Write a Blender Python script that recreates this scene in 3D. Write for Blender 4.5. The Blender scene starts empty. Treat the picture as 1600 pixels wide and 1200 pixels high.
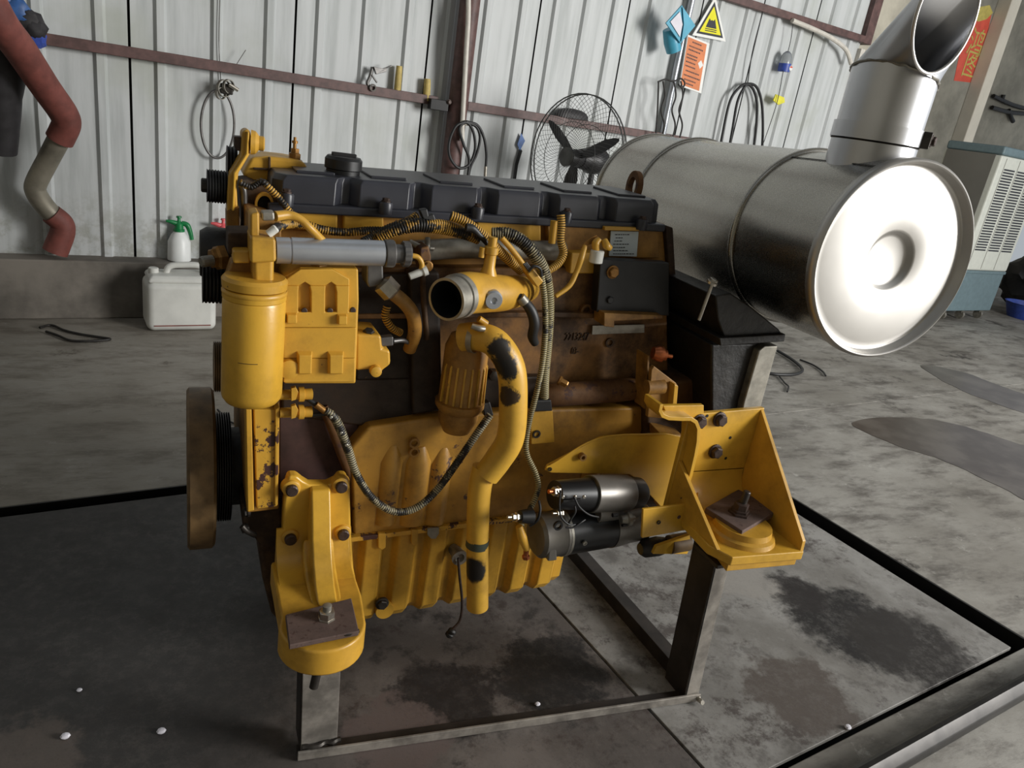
import bpy, bmesh, math, random
from mathutils import Vector, Matrix, Quaternion
random.seed(7)
R = math.radians
SC = bpy.context.scene
COL = SC.collection

# ------------------------------------------------------------------ camera
FPX, CX, CY, CAMH = 1150.0, 800.0, 600.0, 1.3
MR = Matrix(((0.91222, -0.00594, 0.40967), (-0.38207, -0.37324, 0.84535), (0.14788, -0.92772, -0.34277)))
CAM = Vector((0, 0, CAMH))
def _orth(m):
    a = m.col[2].normalized(); r = (m.col[0] - a * m.col[0].dot(a)).normalized(); d = a.cross(r)
    return r, d, a
CR, CD, CF = _orth(MR)
cam_d = bpy.data.cameras.new('camera'); cam_d.sensor_width = 36; cam_d.lens = FPX / 1600 * 36
cam_d.clip_start = 0.05; cam_d.clip_end = 200
cam = bpy.data.objects.new('camera', cam_d); COL.objects.link(cam)
m3 = Matrix((CR, -CD, -CF)).transposed()
cam.matrix_world = Matrix.Translation(CAM) @ m3.to_4x4()
SC.camera = cam

# ------------------------------------------------------------------ world, light, exposure
world = bpy.data.worlds.new('world'); SC.world = world; world.use_nodes = True
bg = world.node_tree.nodes['Background']; bg.inputs[0].default_value = (0.86, 0.93, 1.0, 1); bg.inputs[1].default_value = 0.42
def area(name, loc, target, sx, sy, power, col):
    l = bpy.data.lights.new(name, 'AREA'); l.shape = 'RECTANGLE'; l.size = sx; l.size_y = sy; l.energy = power; l.color = col
    o = bpy.data.objects.new(name, l); COL.objects.link(o); o.location = loc
    o.rotation_euler = (Vector(target) - Vector(loc)).to_track_quat('-Z', 'Y').to_euler()
    return o
area('doorway_daylight', (6.7, -2.3, 2.5), (1.2, 1.4, 0.8), 2.4, 2.6, 600, (1.0, 0.985, 0.955))
vs = SC.view_settings; vs.view_transform = 'Standard'; vs.look = 'None'; vs.exposure = 0.12; vs.gamma = 1.0; vs.use_curve_mapping = False

# ------------------------------------------------------------------ placing helpers (a photo pixel plus a real distance gives a point in the room)
def ray(x, y): return CR * ((x - CX) / FPX) + CD * ((y - CY) / FPX) + CF
def E(x, y, Y): r = ray(x, y); return CAM + r * (Y / r.y)
def G(x, y, z=0.0): r = ray(x, y); return CAM + r * ((z - CAMH) / r.z)
WU = Vector((0.99, 0.141, 0)).normalized(); WN = Vector((WU.y, -WU.x, 0)); WO = Vector((-0.8, 4.2, 0))
def WP(u, v, z): return WO + WU * u + WN * v + Vector((0, 0, z))
def Wl(x, y, off=0.0): r = ray(x, y); return CAM + r * ((WO + WN * off - CAM).dot(WN) / r.dot(WN))

# ------------------------------------------------------------------ materials
def S(r, g, b):
    f = lambda c: c / 12.92 if c <= 0.04045 else ((c + 0.055) / 1.055) ** 2.4
    return (f(r / 255), f(g / 255), f(b / 255), 1)
class NT:
    def __init__(s, name):
        s.m = bpy.data.materials.new(name); s.m.use_nodes = True; s.t = s.m.node_tree; s.b = s.t.nodes['Principled BSDF']
        s.geo = s.t.nodes.new('ShaderNodeNewGeometry')
    def n(s, typ, **k):
        o = s.t.nodes.new(typ)
        for a, v in k.items(): setattr(o, a, v)
        return o
    def l(s, a, b): s.t.links.new(a, b)
    def noise(s, scale, detail=6, rough=0.6, stretch=None, seed=0.0):
        nz = s.n('ShaderNodeTexNoise'); nz.inputs['Scale'].default_value = scale; nz.inputs['Detail'].default_value = detail; nz.inputs['Roughness'].default_value = rough
        mp = s.n('ShaderNodeMapping'); s.l(s.geo.outputs['Position'], mp.inputs[0]); mp.inputs['Location'].default_value = (seed, seed * 1.7, seed * .3)
        if stretch: mp.inputs['Scale'].default_value = stretch
        s.l(mp.outputs[0], nz.inputs['Vector']); return nz.outputs[0]
    def ramp(s, val, a, b):
        mr = s.n('ShaderNodeMapRange'); mr.interpolation_type = 'SMOOTHSTEP'; mr.inputs[1].default_value = a; mr.inputs[2].default_value = b
        s.l(val, mr.inputs[0]); return mr.outputs[0]
    def math(s, op, a, b):
        o = s.n('ShaderNodeMath', operation=op)
        for i, v in enumerate((a, b)):
            if isinstance(v, (int, float)): o.inputs[i].default_value = v
            else: s.l(v, o.inputs[i])
        return o.outputs[0]
    def mix(s, fac, a, b):
        o = s.n('ShaderNodeMix', data_type='RGBA')
        if isinstance(fac, (int, float)): o.inputs[0].default_value = fac
        else: s.l(fac, o.inputs[0])
        for i, v in ((6, a), (7, b)):
            if isinstance(v, tuple): o.inputs[i].default_value = v
            else: s.l(v, o.inputs[i])
        return o.outputs[2]
    def spot(s, c, rad, wob=0.5, scale=14):
        d = s.n('ShaderNodeVectorMath', operation='DISTANCE'); s.l(s.geo.outputs['Position'], d.inputs[0]); d.inputs[1].default_value = c
        v = s.math('ADD', s.math('DIVIDE', d.outputs['Value'], rad), s.math('MULTIPLY', s.math('SUBTRACT', s.noise(scale, 8, .7), .5), wob * 2))
        return s.math('SUBTRACT', 1.0, s.ramp(v, .75, 1.1))
    def bump(s, val, strength, dist=0.01):
        b = s.n('ShaderNodeBump'); b.inputs['Strength'].default_value = strength; b.inputs['Distance'].default_value = dist
        s.l(val, b.inputs['Height']); s.l(b.outputs[0], s.b.inputs['Normal'])
    def color(s, c):
        if isinstance(c, tuple): s.b.inputs['Base Color'].default_value = c
        else: s.l(c, s.b.inputs['Base Color'])
    def done(s, rough=.5, metal=0.0):
        s.b.inputs['Metallic'].default_value = metal
        if isinstance(rough, (int, float)): s.b.inputs['Roughness'].default_value = rough
        else: s.l(rough, s.b.inputs['Roughness'])
        return s.m
MATS = {}
def plain(name, col, rough=.5, metal=0.0, var=.25, scale=25, bump=0.0, trans=None):
    t = NT(name); nz = t.noise(scale, 5)
    dark = tuple(c * (1 - var) for c in col[:3]) + (1,); lite = tuple(min(1, c * (1 + var * .6)) for c in col[:3]) + (1,)
    t.color(t.mix(t.ramp(nz, .3, .7), dark, lite))
    if bump: t.bump(nz, bump, .004)
    if trans is not None:
        t.b.inputs['Transmission Weight'].default_value = trans
    MATS[name] = t.done(rough, metal); return MATS[name]
def paint(name, col, chip=.0, chipcol=S(72, 48, 44), grime=.3, grimecol=S(70, 42, 18), rough=.38, seed=0.0, scuffs=(), chipscale=28, grimescale=7):
    t = NT(name)
    c = t.mix(t.ramp(t.noise(grimescale, 7, .65, seed=seed), .42, .78), col, tuple(col[i] * .62 for i in range(3)) + (1,))
    g = t.math('MULTIPLY', t.ramp(t.noise(grimescale * .8, 8, .7, seed=seed + 3.3), .5 - grime * .25, .85 - grime * .3), min(1, .35 + grime))
    c = t.mix(g, c, grimecol)
    if chip > 0:
        k = t.ramp(t.noise(chipscale, 8, .72, seed=seed + 9), .70 - chip * .25, .715 - chip * .25)
        c = t.mix(k, c, chipcol)
    for (p, r, cc, wob) in scuffs: c = t.mix(t.spot(p, r, wob, 45), c, cc)
    t.color(c); t.bump(t.noise(160, 3, seed=seed), .08, .002)
    MATS[name] = t.done(t.math('ADD', t.math('MULTIPLY', g, .35), rough)); return MATS[name]
Y1 = S(207, 158, 56)
paint('yellow', Y1, chip=.12, grime=.15)
paint('yellow_clean', S(211, 163, 56), chip=.0, grime=.04, rough=.3)
paint('yellow_chipped', Y1, chip=.62, grime=.05, seed=4, chipscale=22, grimecol=S(120, 78, 30))
paint('yellow_grimy', S(174, 126, 54), chip=.15, grime=.5, seed=2, rough=.45, grimecol=S(66, 44, 22))
paint('yellow_brown', S(98, 70, 38), chip=.2, grime=.8, seed=6, rough=.5, grimecol=S(46, 32, 20))
paint('block_paint', S(150, 106, 54), chip=.22, grime=.6, seed=12, rough=.45, chipscale=16, chipcol=S(74, 54, 44), grimecol=S(50, 34, 20))
paint('skirt_paint', S(186, 138, 56), chip=.3, grime=.35, seed=31, rough=.38, chipscale=15, chipcol=S(84, 60, 50), grimecol=S(70, 46, 24))
paint('oily_shade_brown', S(62, 45, 30), chip=.15, chipcol=S(120, 84, 38), grime=.6, seed=17, rough=.42, grimecol=S(28, 21, 15))  # oily paint, darkened to carry the deep shade of the block recess
paint('primer', S(84, 60, 56), chip=.1, chipcol=S(120, 84, 30), grime=.4, seed=8, rough=.5, grimecol=S(40, 28, 22))
paint('rusty_yellow', S(120, 82, 40), chip=.55, chipcol=S(70, 45, 34), grime=.6, seed=5, rough=.6)
paint('rust_plate', S(104, 84, 76), chip=.45, chipcol=S(70, 50, 44), grime=.3, grimecol=S(50, 38, 34), rough=.7, seed=15, chipscale=60)
plain('valve_black', S(48, 49, 56), .38, 0, .25, 9, .05)
plain('black', S(26, 26, 27), .45, 0, .3)
plain('black_plate', S(36, 37, 38), .5, 0, .4, 10)
plain('black_grease', S(30, 27, 24), .5, 0, .5, 40, .6)
plain('rubber', S(30, 30, 31), .5, 0, .3)
plain('cavity', S(8, 8, 8), .8, 0, .2)
plain('dark_steel', S(66, 62, 58), .45, .6, .4, 20, .15)
plain('bolt_dark', S(70, 56, 50), .5, .4, .35, 80, .2)
plain('bolt_brass', S(150, 108, 52), .42, .5, .3, 60)
plain('zinc', S(190, 184, 172), .3, .9, .2, 50)
plain('copper', S(190, 110, 70), .35, .9, .2, 60)
plain('alloy', S(186, 190, 196), .38, .75, .12, 12)
plain('alloy_dark', S(110, 108, 106), .42, .7, .2, 30)
plain('stained_alloy', S(150, 146, 136), .45, .6, .3, 30)
plain('starter_grey', S(120, 116, 110), .36, .45, .2, 14, .05)
plain('starter_black', S(22, 22, 23), .35, 0, .2)
plain('damper', S(112, 88, 56), .55, .1, .45, 18, .1)
plain('white_plastic', S(214, 214, 206), .5, 0, .08, 10)
plain('label_white', S(196, 206, 210), .5, 0, .05)
plain('ink', S(50, 52, 58), .7, 0, .1)
plain('green_tape', S(60, 66, 54), .55, 0, .2)
plain('stand_steel', S(150, 144, 136), .4, .35, .45, 16, .12)
plain('stand_dark', S(52, 46, 42), .5, .3, .4, 16, .1)  # darker copy of the stand steel, also for flanges turned from the light
plain('girt_paint', S(92, 66, 62), .55, 0, .35, 20)
plain('conduit_white', S(205, 200, 190), .5, 0, .12)
plain('red_hose', S(120, 66, 58), .65, 0, .3, 14)
plain('pipe_grey', S(142, 136, 122), .5, .4, .3, 10)
plain('dark_bag', S(44, 42, 44), .6, 0, .3)
plain('blue_plastic', S(52, 92, 150), .5, 0, .3)
plain('green_plastic', S(14, 116, 62), .4, 0, .15)
plain('red_plastic', S(206, 84, 88), .45, 0, .15)
plain('can_plastic', S(206, 206, 200), .45, 0, .12, 6)
plain('bottle_plastic', S(222, 224, 222), .4, 0, .06, 8)
plain('fan_black', S(38, 37, 38), .45, .2, .2)
plain('fan_wire', S(92, 92, 90), .4, .6, .2)
plain('sign_white', S(232, 232, 228), .35, 0, .04)
plain('sign_yellow', S(230, 222, 20), .35, 0, .05)
plain('sign_orange', S(214, 126, 74), .55, 0, .12, 12)
plain('folder_blue', S(74, 162, 190), .4, 0, .12, 10)
plain('paper', S(216, 214, 222), .6, 0, .06)
plain('wood_yellow', S(190, 168, 98), .6, 0, .2, 30)
plain('banner_red', S(206, 84, 66), .6, 0, .15, 10)
plain('banner_gold', S(186, 172, 92), .6, 0, .15)
plain('cooler_white', S(214, 216, 206), .45, 0, .05)
plain('cooler_blue', S(108, 128, 134), .5, 0, .1)
plain('tag_yellow', S(222, 214, 60), .5, 0, .1)
plain('clear_plastic', S(190, 194, 196), .2, 0, .1, trans=.7)
plain('bag_blue', S(52, 76, 160), .45, 0, .2)
plain('plaster', S(186, 180, 164), .85, 0, .3, 2.2, .2)
plain('cream_column', S(206, 200, 186), .7, 0, .08, 3)
plain('ceiling_grey', S(120, 118, 112), .8, 0, .1, 2)
plain('dado_concrete', S(118, 112, 104), .85, 0, .45, 3.5, .25)
# brushed aluminised steel for the muffler
def brushed(name, col, rough, metal=1.0, stretch=(1, 14, 14)):
    t = NT(name); nz = t.noise(30, 4, stretch=stretch); lo = t.noise(2.2, 4, seed=4)
    c = t.mix(t.ramp(lo, .35, .7), col, tuple(v * .78 for v in col[:3]) + (1,)); t.color(c)
    MATS[name] = t.done(t.math('ADD', t.math('MULTIPLY', nz, .08), rough - .04), metal)
brushed('muffler_steel', S(184, 180, 172), .27)
brushed('muffler_cap', S(206, 203, 198), .46, 1.0, stretch=(1, 1, 1))
brushed('pipe_steel', S(212, 213, 216), .34)
# conduit ridges: yellow overspray, and painted pale highlights on black and pale looms
def conduit(name, amount, seed=0.0, ycol=S(196, 150, 60)):
    t = NT(name); at = t.n('ShaderNodeAttribute'); at.attribute_name = 'crest'
    k = t.math('MULTIPLY', t.ramp(at.outputs['Fac'], .35, .75), t.ramp(t.noise(24, 5, .7, seed=seed), .62 - amount * .5, .70 - amount * .5))
    t.color(t.mix(k, S(30, 27, 24), ycol)); MATS[name] = t.done(.5)
conduit('conduit_black', .3, 1, S(150, 140, 110)); conduit('conduit_mixed', .26, 2); conduit('conduit_yellow', .72, 3); conduit('conduit_pale', .5, 7, S(160, 148, 106))
# wall sheeting
def sheet():
    t = NT('wall_sheet')
    st = t.noise(5, 6, .6, stretch=(3.0, 3.0, .25)); sp = t.noise(26, 6, .7, seed=5); lo = t.noise(1.3, 5, seed=2)
    c = t.mix(t.ramp(st, .38, .75), S(194, 197, 197), S(168, 172, 171))
    c = t.mix(t.ramp(lo, .5, .75), c, S(172, 176, 168))
    c = t.mix(t.ramp(sp, .73, .77), c, S(120, 118, 108))
    sep = t.n('ShaderNodeSeparateXYZ'); t.l(t.geo.outputs['Position'], sep.inputs[0])
    low = t.math('MULTIPLY', t.math('SUBTRACT', 1.0, t.ramp(sep.outputs[2], .3, .75)), t.ramp(t.noise(9, 7, .7, seed=8), .42, .62))
    c = t.mix(t.math('MULTIPLY', low, .55), c, S(122, 120, 100))
    t.color(c); t.bump(st, .12, .01); MATS['wall_sheet'] = t.done(.55)
sheet()
# floors
def concrete():
    t = NT('concrete_floor'); a = t.noise(1.1, 8, .62, seed=3); b = t.noise(7, 9, .72, seed=1, stretch=(.45, 1.2, 1)); d = t.noise(60, 6, .7)
    c = t.mix(t.ramp(a, .35, .68), S(126, 122, 114), S(160, 157, 150))
    c = t.mix(t.math('MULTIPLY', t.ramp(b, .44, .68), .9), c, S(82, 77, 71)); c = t.mix(t.math('MULTIPLY', t.ramp(t.noise(18, 10, .8, seed=21, stretch=(.5, 1.3, 1)), .5, .68), .6), c, S(112, 107, 100)); c = t.mix(t.math('MULTIPLY', t.ramp(t.noise(11, 10, .8, seed=33), .58, .68), .5), c, S(196, 193, 186)); c = t.mix(t.ramp(t.noise(3, 9, .75, seed=14), .58, .68), c, S(60, 55, 50))
    c = t.mix(t.ramp(d, .66, .74), c, S(90, 84, 78))
    # brownish concrete left of the pit, its colour lifted for the weak light there
    c = t.mix(t.math('MULTIPLY', t.spot((-1.0, 3.1, 0), 2.1, .4, 2.0), .35), c, S(132, 122, 106))
    t.color(c); t.bump(b, .25, .01); MATS['concrete_floor'] = t.done(t.math('ADD', .5, t.math('MULTIPLY', b, .4)))
concrete()
def plate(name, base, light, dark, amt, spots, seed):
    t = NT(name); a = t.noise(3.2, 8, .66, seed=seed); b = t.noise(13, 8, .7, seed=seed + 2); d = t.noise(70, 6, .7, seed=seed)
    c = t.mix(t.ramp(a, .38, .66), base, light); c = t.mix(t.math('MULTIPLY', t.ramp(b, .5, .66), amt), c, dark)
    c = t.mix(t.math('MULTIPLY', t.ramp(t.noise(5.2, 10, .8, seed=seed + 7), .52, .62), .8), c, S(60, 50, 46)); c = t.mix(t.math('MULTIPLY', t.ramp(t.noise(24, 10, .8, seed=seed + 4), .52, .7), .5), c, light); c = t.mix(t.ramp(d, .68, .76), c, S(140, 130, 120))
    rg = t.math('ADD', .34, t.math('MULTIPLY', b, .5))
    gr = t.math('ADD', .76, t.math('MULTIPLY', t.ramp(t.noise(34, 9, .8, seed=seed + 11), .35, .62), .3))
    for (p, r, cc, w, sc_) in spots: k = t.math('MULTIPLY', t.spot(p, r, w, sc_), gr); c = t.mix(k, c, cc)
    c = t.mix(t.math('MULTIPLY', t.ramp(t.noise(150, 5, .7, seed=seed), .58, .7), .35), c, S(34, 31, 29))
    t.color(c); t.bump(b, .2, .006); MATS[name] = t.done(rg)
oil = tuple(G(1330, 975)); oil2 = tuple(G(1420, 1010)); oil3 = tuple(G(1240, 925))
plate('plate_right', S(116, 113, 108), S(148, 146, 142), S(84, 80, 76), .7,
      [(oil, .21, S(26, 22, 20), .7, 9), (oil2, .19, S(38, 33, 29), .7, 9), (oil3, .11, S(32, 26, 24), .8, 12), (tuple(G(1250, 1080)), .15, S(84, 76, 70), 1.1, 9), (tuple(G(1150, 900)), .14, S(146, 142, 136), .9, 9)], 1)
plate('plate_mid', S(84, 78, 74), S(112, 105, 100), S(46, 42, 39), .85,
      [(tuple(G(120, 960)), .72, S(50, 48, 46), .25, 4), (tuple(G(860, 1045)), .15, S(26, 24, 23), 1.0, 9), (tuple(G(700, 1090)), .13, S(36, 32, 31), 1.0, 9), (tuple(G(620, 1150)), .12, S(98, 86, 82), 1.1, 10), (tuple(G(20, 1200)), .12, S(84, 76, 70), 1.1, 10)], 5)  # first, widest spot paints the engine's shadow onto the left of the plate
plain('seam_black', S(16, 15, 14), .5, 0, .2)
plain('rail_black', S(52, 50, 48), .3, .7, .4, 12, .05)
def puddle_mat():
    t = NT('wet_dark'); t.color(t.mix(t.ramp(t.noise(4, 6), .4, .65), S(74, 66, 60), S(98, 91, 84))); MATS['wet_dark'] = t.done(.3)
puddle_mat()

# ------------------------------------------------------------------ mesh helpers
class Geo:
    def __init__(s): s.bm = bmesh.new(); s.crest = None
    def face(s, vs):
        try: return s.bm.faces.new(vs)
        except ValueError: return None
    def loft(s, rings, cap=True, closed=True):
        rv = [[s.bm.verts.new(p) for p in r] for r in rings]; n = len(rv[0])
        for a, b in zip(rv[:-1], rv[1:]):
            for i in range(n if closed else n - 1):
                j = (i + 1) % n; s.face((a[i], a[j], b[j], b[i]))
        if cap: s.face(rv[0][::-1]); s.face(rv[-1])
        return s
    def prism(s, pts, vec):
        v = Vector(vec); return s.loft([pts, [p + v for p in pts]])
    def box(s, c, size, rot=None):
        c = Vector(c); h = [x / 2 for x in size]; m = rot or Matrix.Identity(3)
        q = [(-1, -1), (1, -1), (1, 1), (-1, 1)]
        return s.loft([[c + m @ Vector((a * h[0], b * h[1], z * h[2])) for a, b in q] for z in (-1, 1)])
    def lathe(s, p0, axis, prof, seg=32, rot=0.0, cap=True, wob=None):
        p0 = Vector(p0); a = Vector(axis).normalized()
        u = a.cross(Vector((0, 0, 1)) if abs(a.z) < .9 else Vector((1, 0, 0))).normalized(); w = a.cross(u)
        rings = []
        for t, r in prof:
            rings.append([p0 + a * t + (u * math.cos(rot + 2 * math.pi * i / seg) + w * math.sin(rot + 2 * math.pi * i / seg)) * (max(r, 1e-5) * (wob(i, t) if wob else 1)) for i in range(seg)])
        return s.loft(rings, cap)
    def cyl(s, p0, p1, r, seg=20, r1=None):
        p0 = Vector(p0); p1 = Vector(p1); d = p1 - p0
        return s.lathe(p0, d, [(0, r), (d.length, r if r1 is None else r1)], seg)
    def tube(s, pts, rad, seg=12, ridge=0.0, pitch=0.005, sub=8, cap=True):
        pts = [Vector(p) for p in pts]; rads = rad if isinstance(rad, (list, tuple)) else [rad] * len(pts)
        P = [pts[0] * 2 - pts[1]] + pts + [pts[-1] * 2 - pts[-2]]; RR = [rads[0]] + list(rads) + [rads[-1]]
        path = []
        for i in range(1, len(P) - 2):
            for k in range(sub):
                t = k / sub; a, b, c, d = P[i - 1:i + 3]
                path.append((.5 * (2 * b + (c - a) * t + (2 * a - 5 * b + 4 * c - d) * t * t + (3 * b - a - 3 * c + d) * t ** 3), RR[i] * (1 - t) + RR[i + 1] * t))
        path.append((pts[-1], rads[-1]))
        if ridge:                                   # resample finely so the ridges have an even pitch
            out = []; acc = 0.0; step = pitch / 3; out.append(path[0])
            for (a, ra), (b, rb) in zip(path[:-1], path[1:]):
                L = (b - a).length; pos = step - acc
                while pos <= L: out.append((a.lerp(b, pos / L), ra + (rb - ra) * pos / L)); pos += step
                acc = (acc + L) % step
            path = out
        tan = [(path[min(i + 1, len(path) - 1)][0] - path[max(i - 1, 0)][0]).normalized() for i in range(len(path))]
        u = tan[0].cross(Vector((.3, .2, 1))).normalized(); rings = []; cr = []
        for i, ((p, r), t) in enumerate(zip(path, tan)):
            u = (u - t * u.dot(t)).normalized(); w = t.cross(u); k = 0 if i % 3 == 0 else 1
            rr = r * (1 - ridge * (1 - k)) if ridge else r; cr += [float(k)] * seg
            rings.append([p + (u * math.cos(2 * math.pi * j / seg) + w * math.sin(2 * math.pi * j / seg)) * rr for j in range(seg)])
        if ridge: s.crest = cr
        return s.loft(rings, cap)
    def ball(s, c, r, seg=16, sc=(1, 1, 1)):
        n = seg // 2; c = Vector(c)
        return s.loft([[c + Vector((r * sc[0] * math.sin(math.pi * k / n) * math.cos(2 * math.pi * i / seg), r * sc[1] * math.sin(math.pi * k / n) * math.sin(2 * math.pi * i / seg), r * sc[2] * math.cos(math.pi * k / n))) for i in range(seg)] for k in [.02] + list(range(1, n)) + [n - .02]])
WORIG = {}
def wo(o): return WORIG[o.name] if o is not None else Vector((0, 0, 0))
def put(name, g, mat, parent=None, bevel=0.0, smooth=35, seg=2, origin=None, shade=True):
    bmesh.ops.recalc_face_normals(g.bm, faces=g.bm.faces)
    vs = [v.co for v in g.bm.verts]
    if origin is None:
        lo = Vector((min(v.x for v in vs), min(v.y for v in vs), min(v.z for v in vs))); hi = Vector((max(v.x for v in vs), max(v.y for v in vs), max(v.z for v in vs)))
        origin = Vector(((lo.x + hi.x) / 2, (lo.y + hi.y) / 2, lo.z if parent is None else (lo.z + hi.z) / 2))
    origin = Vector(origin)
    for v in g.bm.verts: v.co -= origin
    me = bpy.data.meshes.new(name); g.bm.to_mesh(me); g.bm.free()
    if g.crest:
        at = me.attributes.new('crest', 'FLOAT', 'POINT'); at.data.foreach_set('value', g.crest[:len(me.vertices)])
    if shade:
        me.polygons.foreach_set('use_smooth', [True] * len(me.polygons)); me.set_sharp_from_angle(angle=R(smooth))
    me.materials.append(MATS[mat])
    o = bpy.data.objects.new(name, me); COL.objects.link(o)
    o.location = origin - wo(parent); o.parent = parent; WORIG[o.name] = origin
    if bevel:
        b = o.modifiers.new('bevel', 'BEVEL'); b.width = bevel; b.segments = seg; b.limit_method = 'ANGLE'; b.angle_limit = R(40); b.harden_normals = True
    return o
def tag(o, label, cat, group=None):
    o['label'] = label; o['category'] = cat
    if group: o['group'] = group
    return o
def struct(o, label=None):
    o['kind'] = 'structure'
    if label: o['label'] = label
    return o
def thing(name, loc, label=None, cat=None, parent=None, group=None):
    o = bpy.data.objects.new(name, None); COL.objects.link(o); o.empty_display_size = .05
    loc = Vector(loc); o.location = loc - wo(parent); o.parent = parent; WORIG[o.name] = loc
    if label: tag(o, label, cat, group)
    return o
def pxp(pts, Y): return [E(x, y, Y) for x, y in pts]
def prism(name, pts, Y, dep, mat, parent, bevel=.002, **k): return put(name, Geo().prism(pxp(pts, Y), (0, dep, 0)), mat, parent, bevel, **k)
def lathe(name, p0, ax, prof, mat, parent, seg=32, bevel=0, rot=0.0, cap=True, **k): return put(name, Geo().lathe(p0, ax, prof, seg, rot, cap, **k), mat, parent, bevel)
def hose(name, pts, rad, mat, parent, ridge=0.0, seg=12, pitch=.005, **k):
    return put(name, Geo().tube([E(*p) if not isinstance(p, Vector) else p for p in pts], rad, seg, ridge, pitch, **k), mat, parent, smooth=60)
_bolt = {}
def bolt(parent, p, r, mat='bolt_dark', d=(0, -1, 0), h=None, flange=True, name='bolt'):
    h = h or r * .9; key = (round(r, 5), round(h, 5), mat, flange)
    if key not in _bolt:
        g = Geo()
        if flange: g.lathe((0, 0, -.004), (0, 0, 1), [(0, r * 1.25), (.004 + r * .18, r * 1.25), (.004 + r * .25, r * 1.0)], 16)
        g.lathe((0, 0, 0), (0, 0, 1), [(0, r), (h * .85, r), (h, r * .82)], 6 if flange else 14, .3)
        bmesh.ops.recalc_face_normals(g.bm, faces=g.bm.faces); me = bpy.data.meshes.new('bolt'); g.bm.to_mesh(me); g.bm.free(); me.materials.append(MATS[mat]); _bolt[key] = me
    o = bpy.data.objects.new(name, _bolt[key]); COL.objects.link(o); p = Vector(p); o.location = p - wo(parent); o.parent = parent; WORIG[o.name] = p
    o.rotation_euler = Vector(d).to_track_quat('Z', 'Y').to_euler(); return o
def text(name, body, origin, xdir, ydir, size, mat, parent, depth=.0015, align='LEFT', sx=1.0):
    c = bpy.data.curves.new(name, 'FONT'); c.body = body; c.size = size; c.extrude = depth; c.align_x = align
    tmp = bpy.data.objects.new(name + '_tmp', c); COL.objects.link(tmp); dg = bpy.context.evaluated_depsgraph_get()
    me = bpy.data.meshes.new_from_object(tmp.evaluated_get(dg)); bpy.data.objects.remove(tmp, do_unlink=True)
    x = Vector(xdir).normalized(); z = x.cross(Vector(ydir)).normalized(); y = z.cross(x); origin = Vector(origin)
    for v in me.vertices: v.co = x * (v.co.x * sx) + y * v.co.y + z * v.co.z
    me.materials.clear(); me.materials.append(MATS[mat]); o = bpy.data.objects.new(name, me); COL.objects.link(o)
    o.location = origin - wo(parent); o.parent = parent; WORIG[o.name] = origin; return o

# ================================================================== THE SETTING
def uv(p): d = p - WO; return d.dot(WU), d.dot(WN)
def slab(name, u0, u1, v0, v1, z0, z1, mat, parent=None, bevel=.0):
    return put(name, Geo().prism([WP(u0, v0, z0), WP(u1, v0, z0), WP(u1, v1, z0), WP(u0, v1, z0)], (0, 0, z1 - z0)), mat, parent, bevel)
vt0 = uv(G(0, 792))[1]; vt1 = uv(G(0, 809))[1]                # trench behind the engine
ug0 = uv(G(1319, 849))[0]; ug1 = uv(G(1319, 826))[0]            # trench at the right
uc = uv(G(960, 1050))[0]; vf = uv(G(1380, 1112))[1]; ul = uv(G(455, 1010))[0]
floor = struct(slab('floor', -6, 14, -5, 9.5, -.42, -.38, 'seam_black'), 'workshop floor of worn concrete and oily steel plates')
slab('concrete_slab', -6, 14, -5, vt0, -.38, 0, 'concrete_floor', floor, .004)
slab('concrete_slab', ug1, 14, vt0 + .0005, 9.5, -.38, 0, 'concrete_floor', floor, .004)
slab('concrete_slab', -6, ug1 - .0005, vf + .012, 9.5, -.38, -.006, 'concrete_floor', floor, .004)
slab('steel_plate', uc + .004, ug0, vt1, vf, -.01, .002, 'plate_right', floor, .002)
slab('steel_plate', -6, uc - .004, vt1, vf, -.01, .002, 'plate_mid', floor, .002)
slab('trench_dark_strip', -6, ug1 - .006, vt0 + .0005, vt0 + .006, -.37, -.001, 'seam_black', floor)  # black strips added so the lit trench walls stay dark
slab('trench_dark_strip', ug1 - .006, ug1 - .0008, vt0 + .0005, 9.4, -.37, -.001, 'seam_black', floor)
# loose steel channel on the floor at the lower right
va, vb = uv(G(1450, 1131, .05))[1], uv(G(1450, 1184, .0))[1]
uch = uv(G(1240, 1235))[0]
ch = Geo(); prof = [(0, 0), (0, .040), (.004, .048), (.012, .052), (.022, .050), (vb - va - .004, .030), (vb - va, .024), (vb - va, 0)]
ch.loft([[WP(u, va + a, z + .001) for a, z in prof] for u in (uch - .9, uch + 5.5)])
tag(put('steel_channel', ch, 'rail_black', None, .004), 'shiny black steel channel lying on the floor beside the plates', 'channel')
def patch(name, pts, z, mat, label, cat):
    cs = [G(x, y, z) for x, y in pts]; n = len(cs); out = []
    for i in range(n):
        a, b, c, d = cs[i - 1], cs[i], cs[(i + 1) % n], cs[(i + 2) % n]
        for k in range(5):
            t = k / 5; out.append(.5 * (2 * b + (c - a) * t + (2 * a - 5 * b + 4 * c - d) * t * t + (3 * b - a - 3 * c + d) * t ** 3) + Vector((random.uniform(-.008, .008), random.uniform(-.012, .012), 0)))
    return tag(put(name, Geo().prism(out, (0, 0, .0012)), mat), label, cat)
patch('puddle', [(1330, 660), (1410, 652), (1490, 662), (1580, 690), (1640, 715), (1640, 790), (1560, 760), (1480, 722), (1400, 695)], .0005, 'wet_dark', 'wide dark wet patch on the concrete right of the engine', 'puddle')
patch('puddle', [(1440, 572), (1500, 580), (1560, 602), (1640, 632), (1640, 655), (1560, 632), (1490, 604)], .0005, 'wet_dark', 'narrow reflecting puddle near the air cooler', 'puddle')

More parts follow.
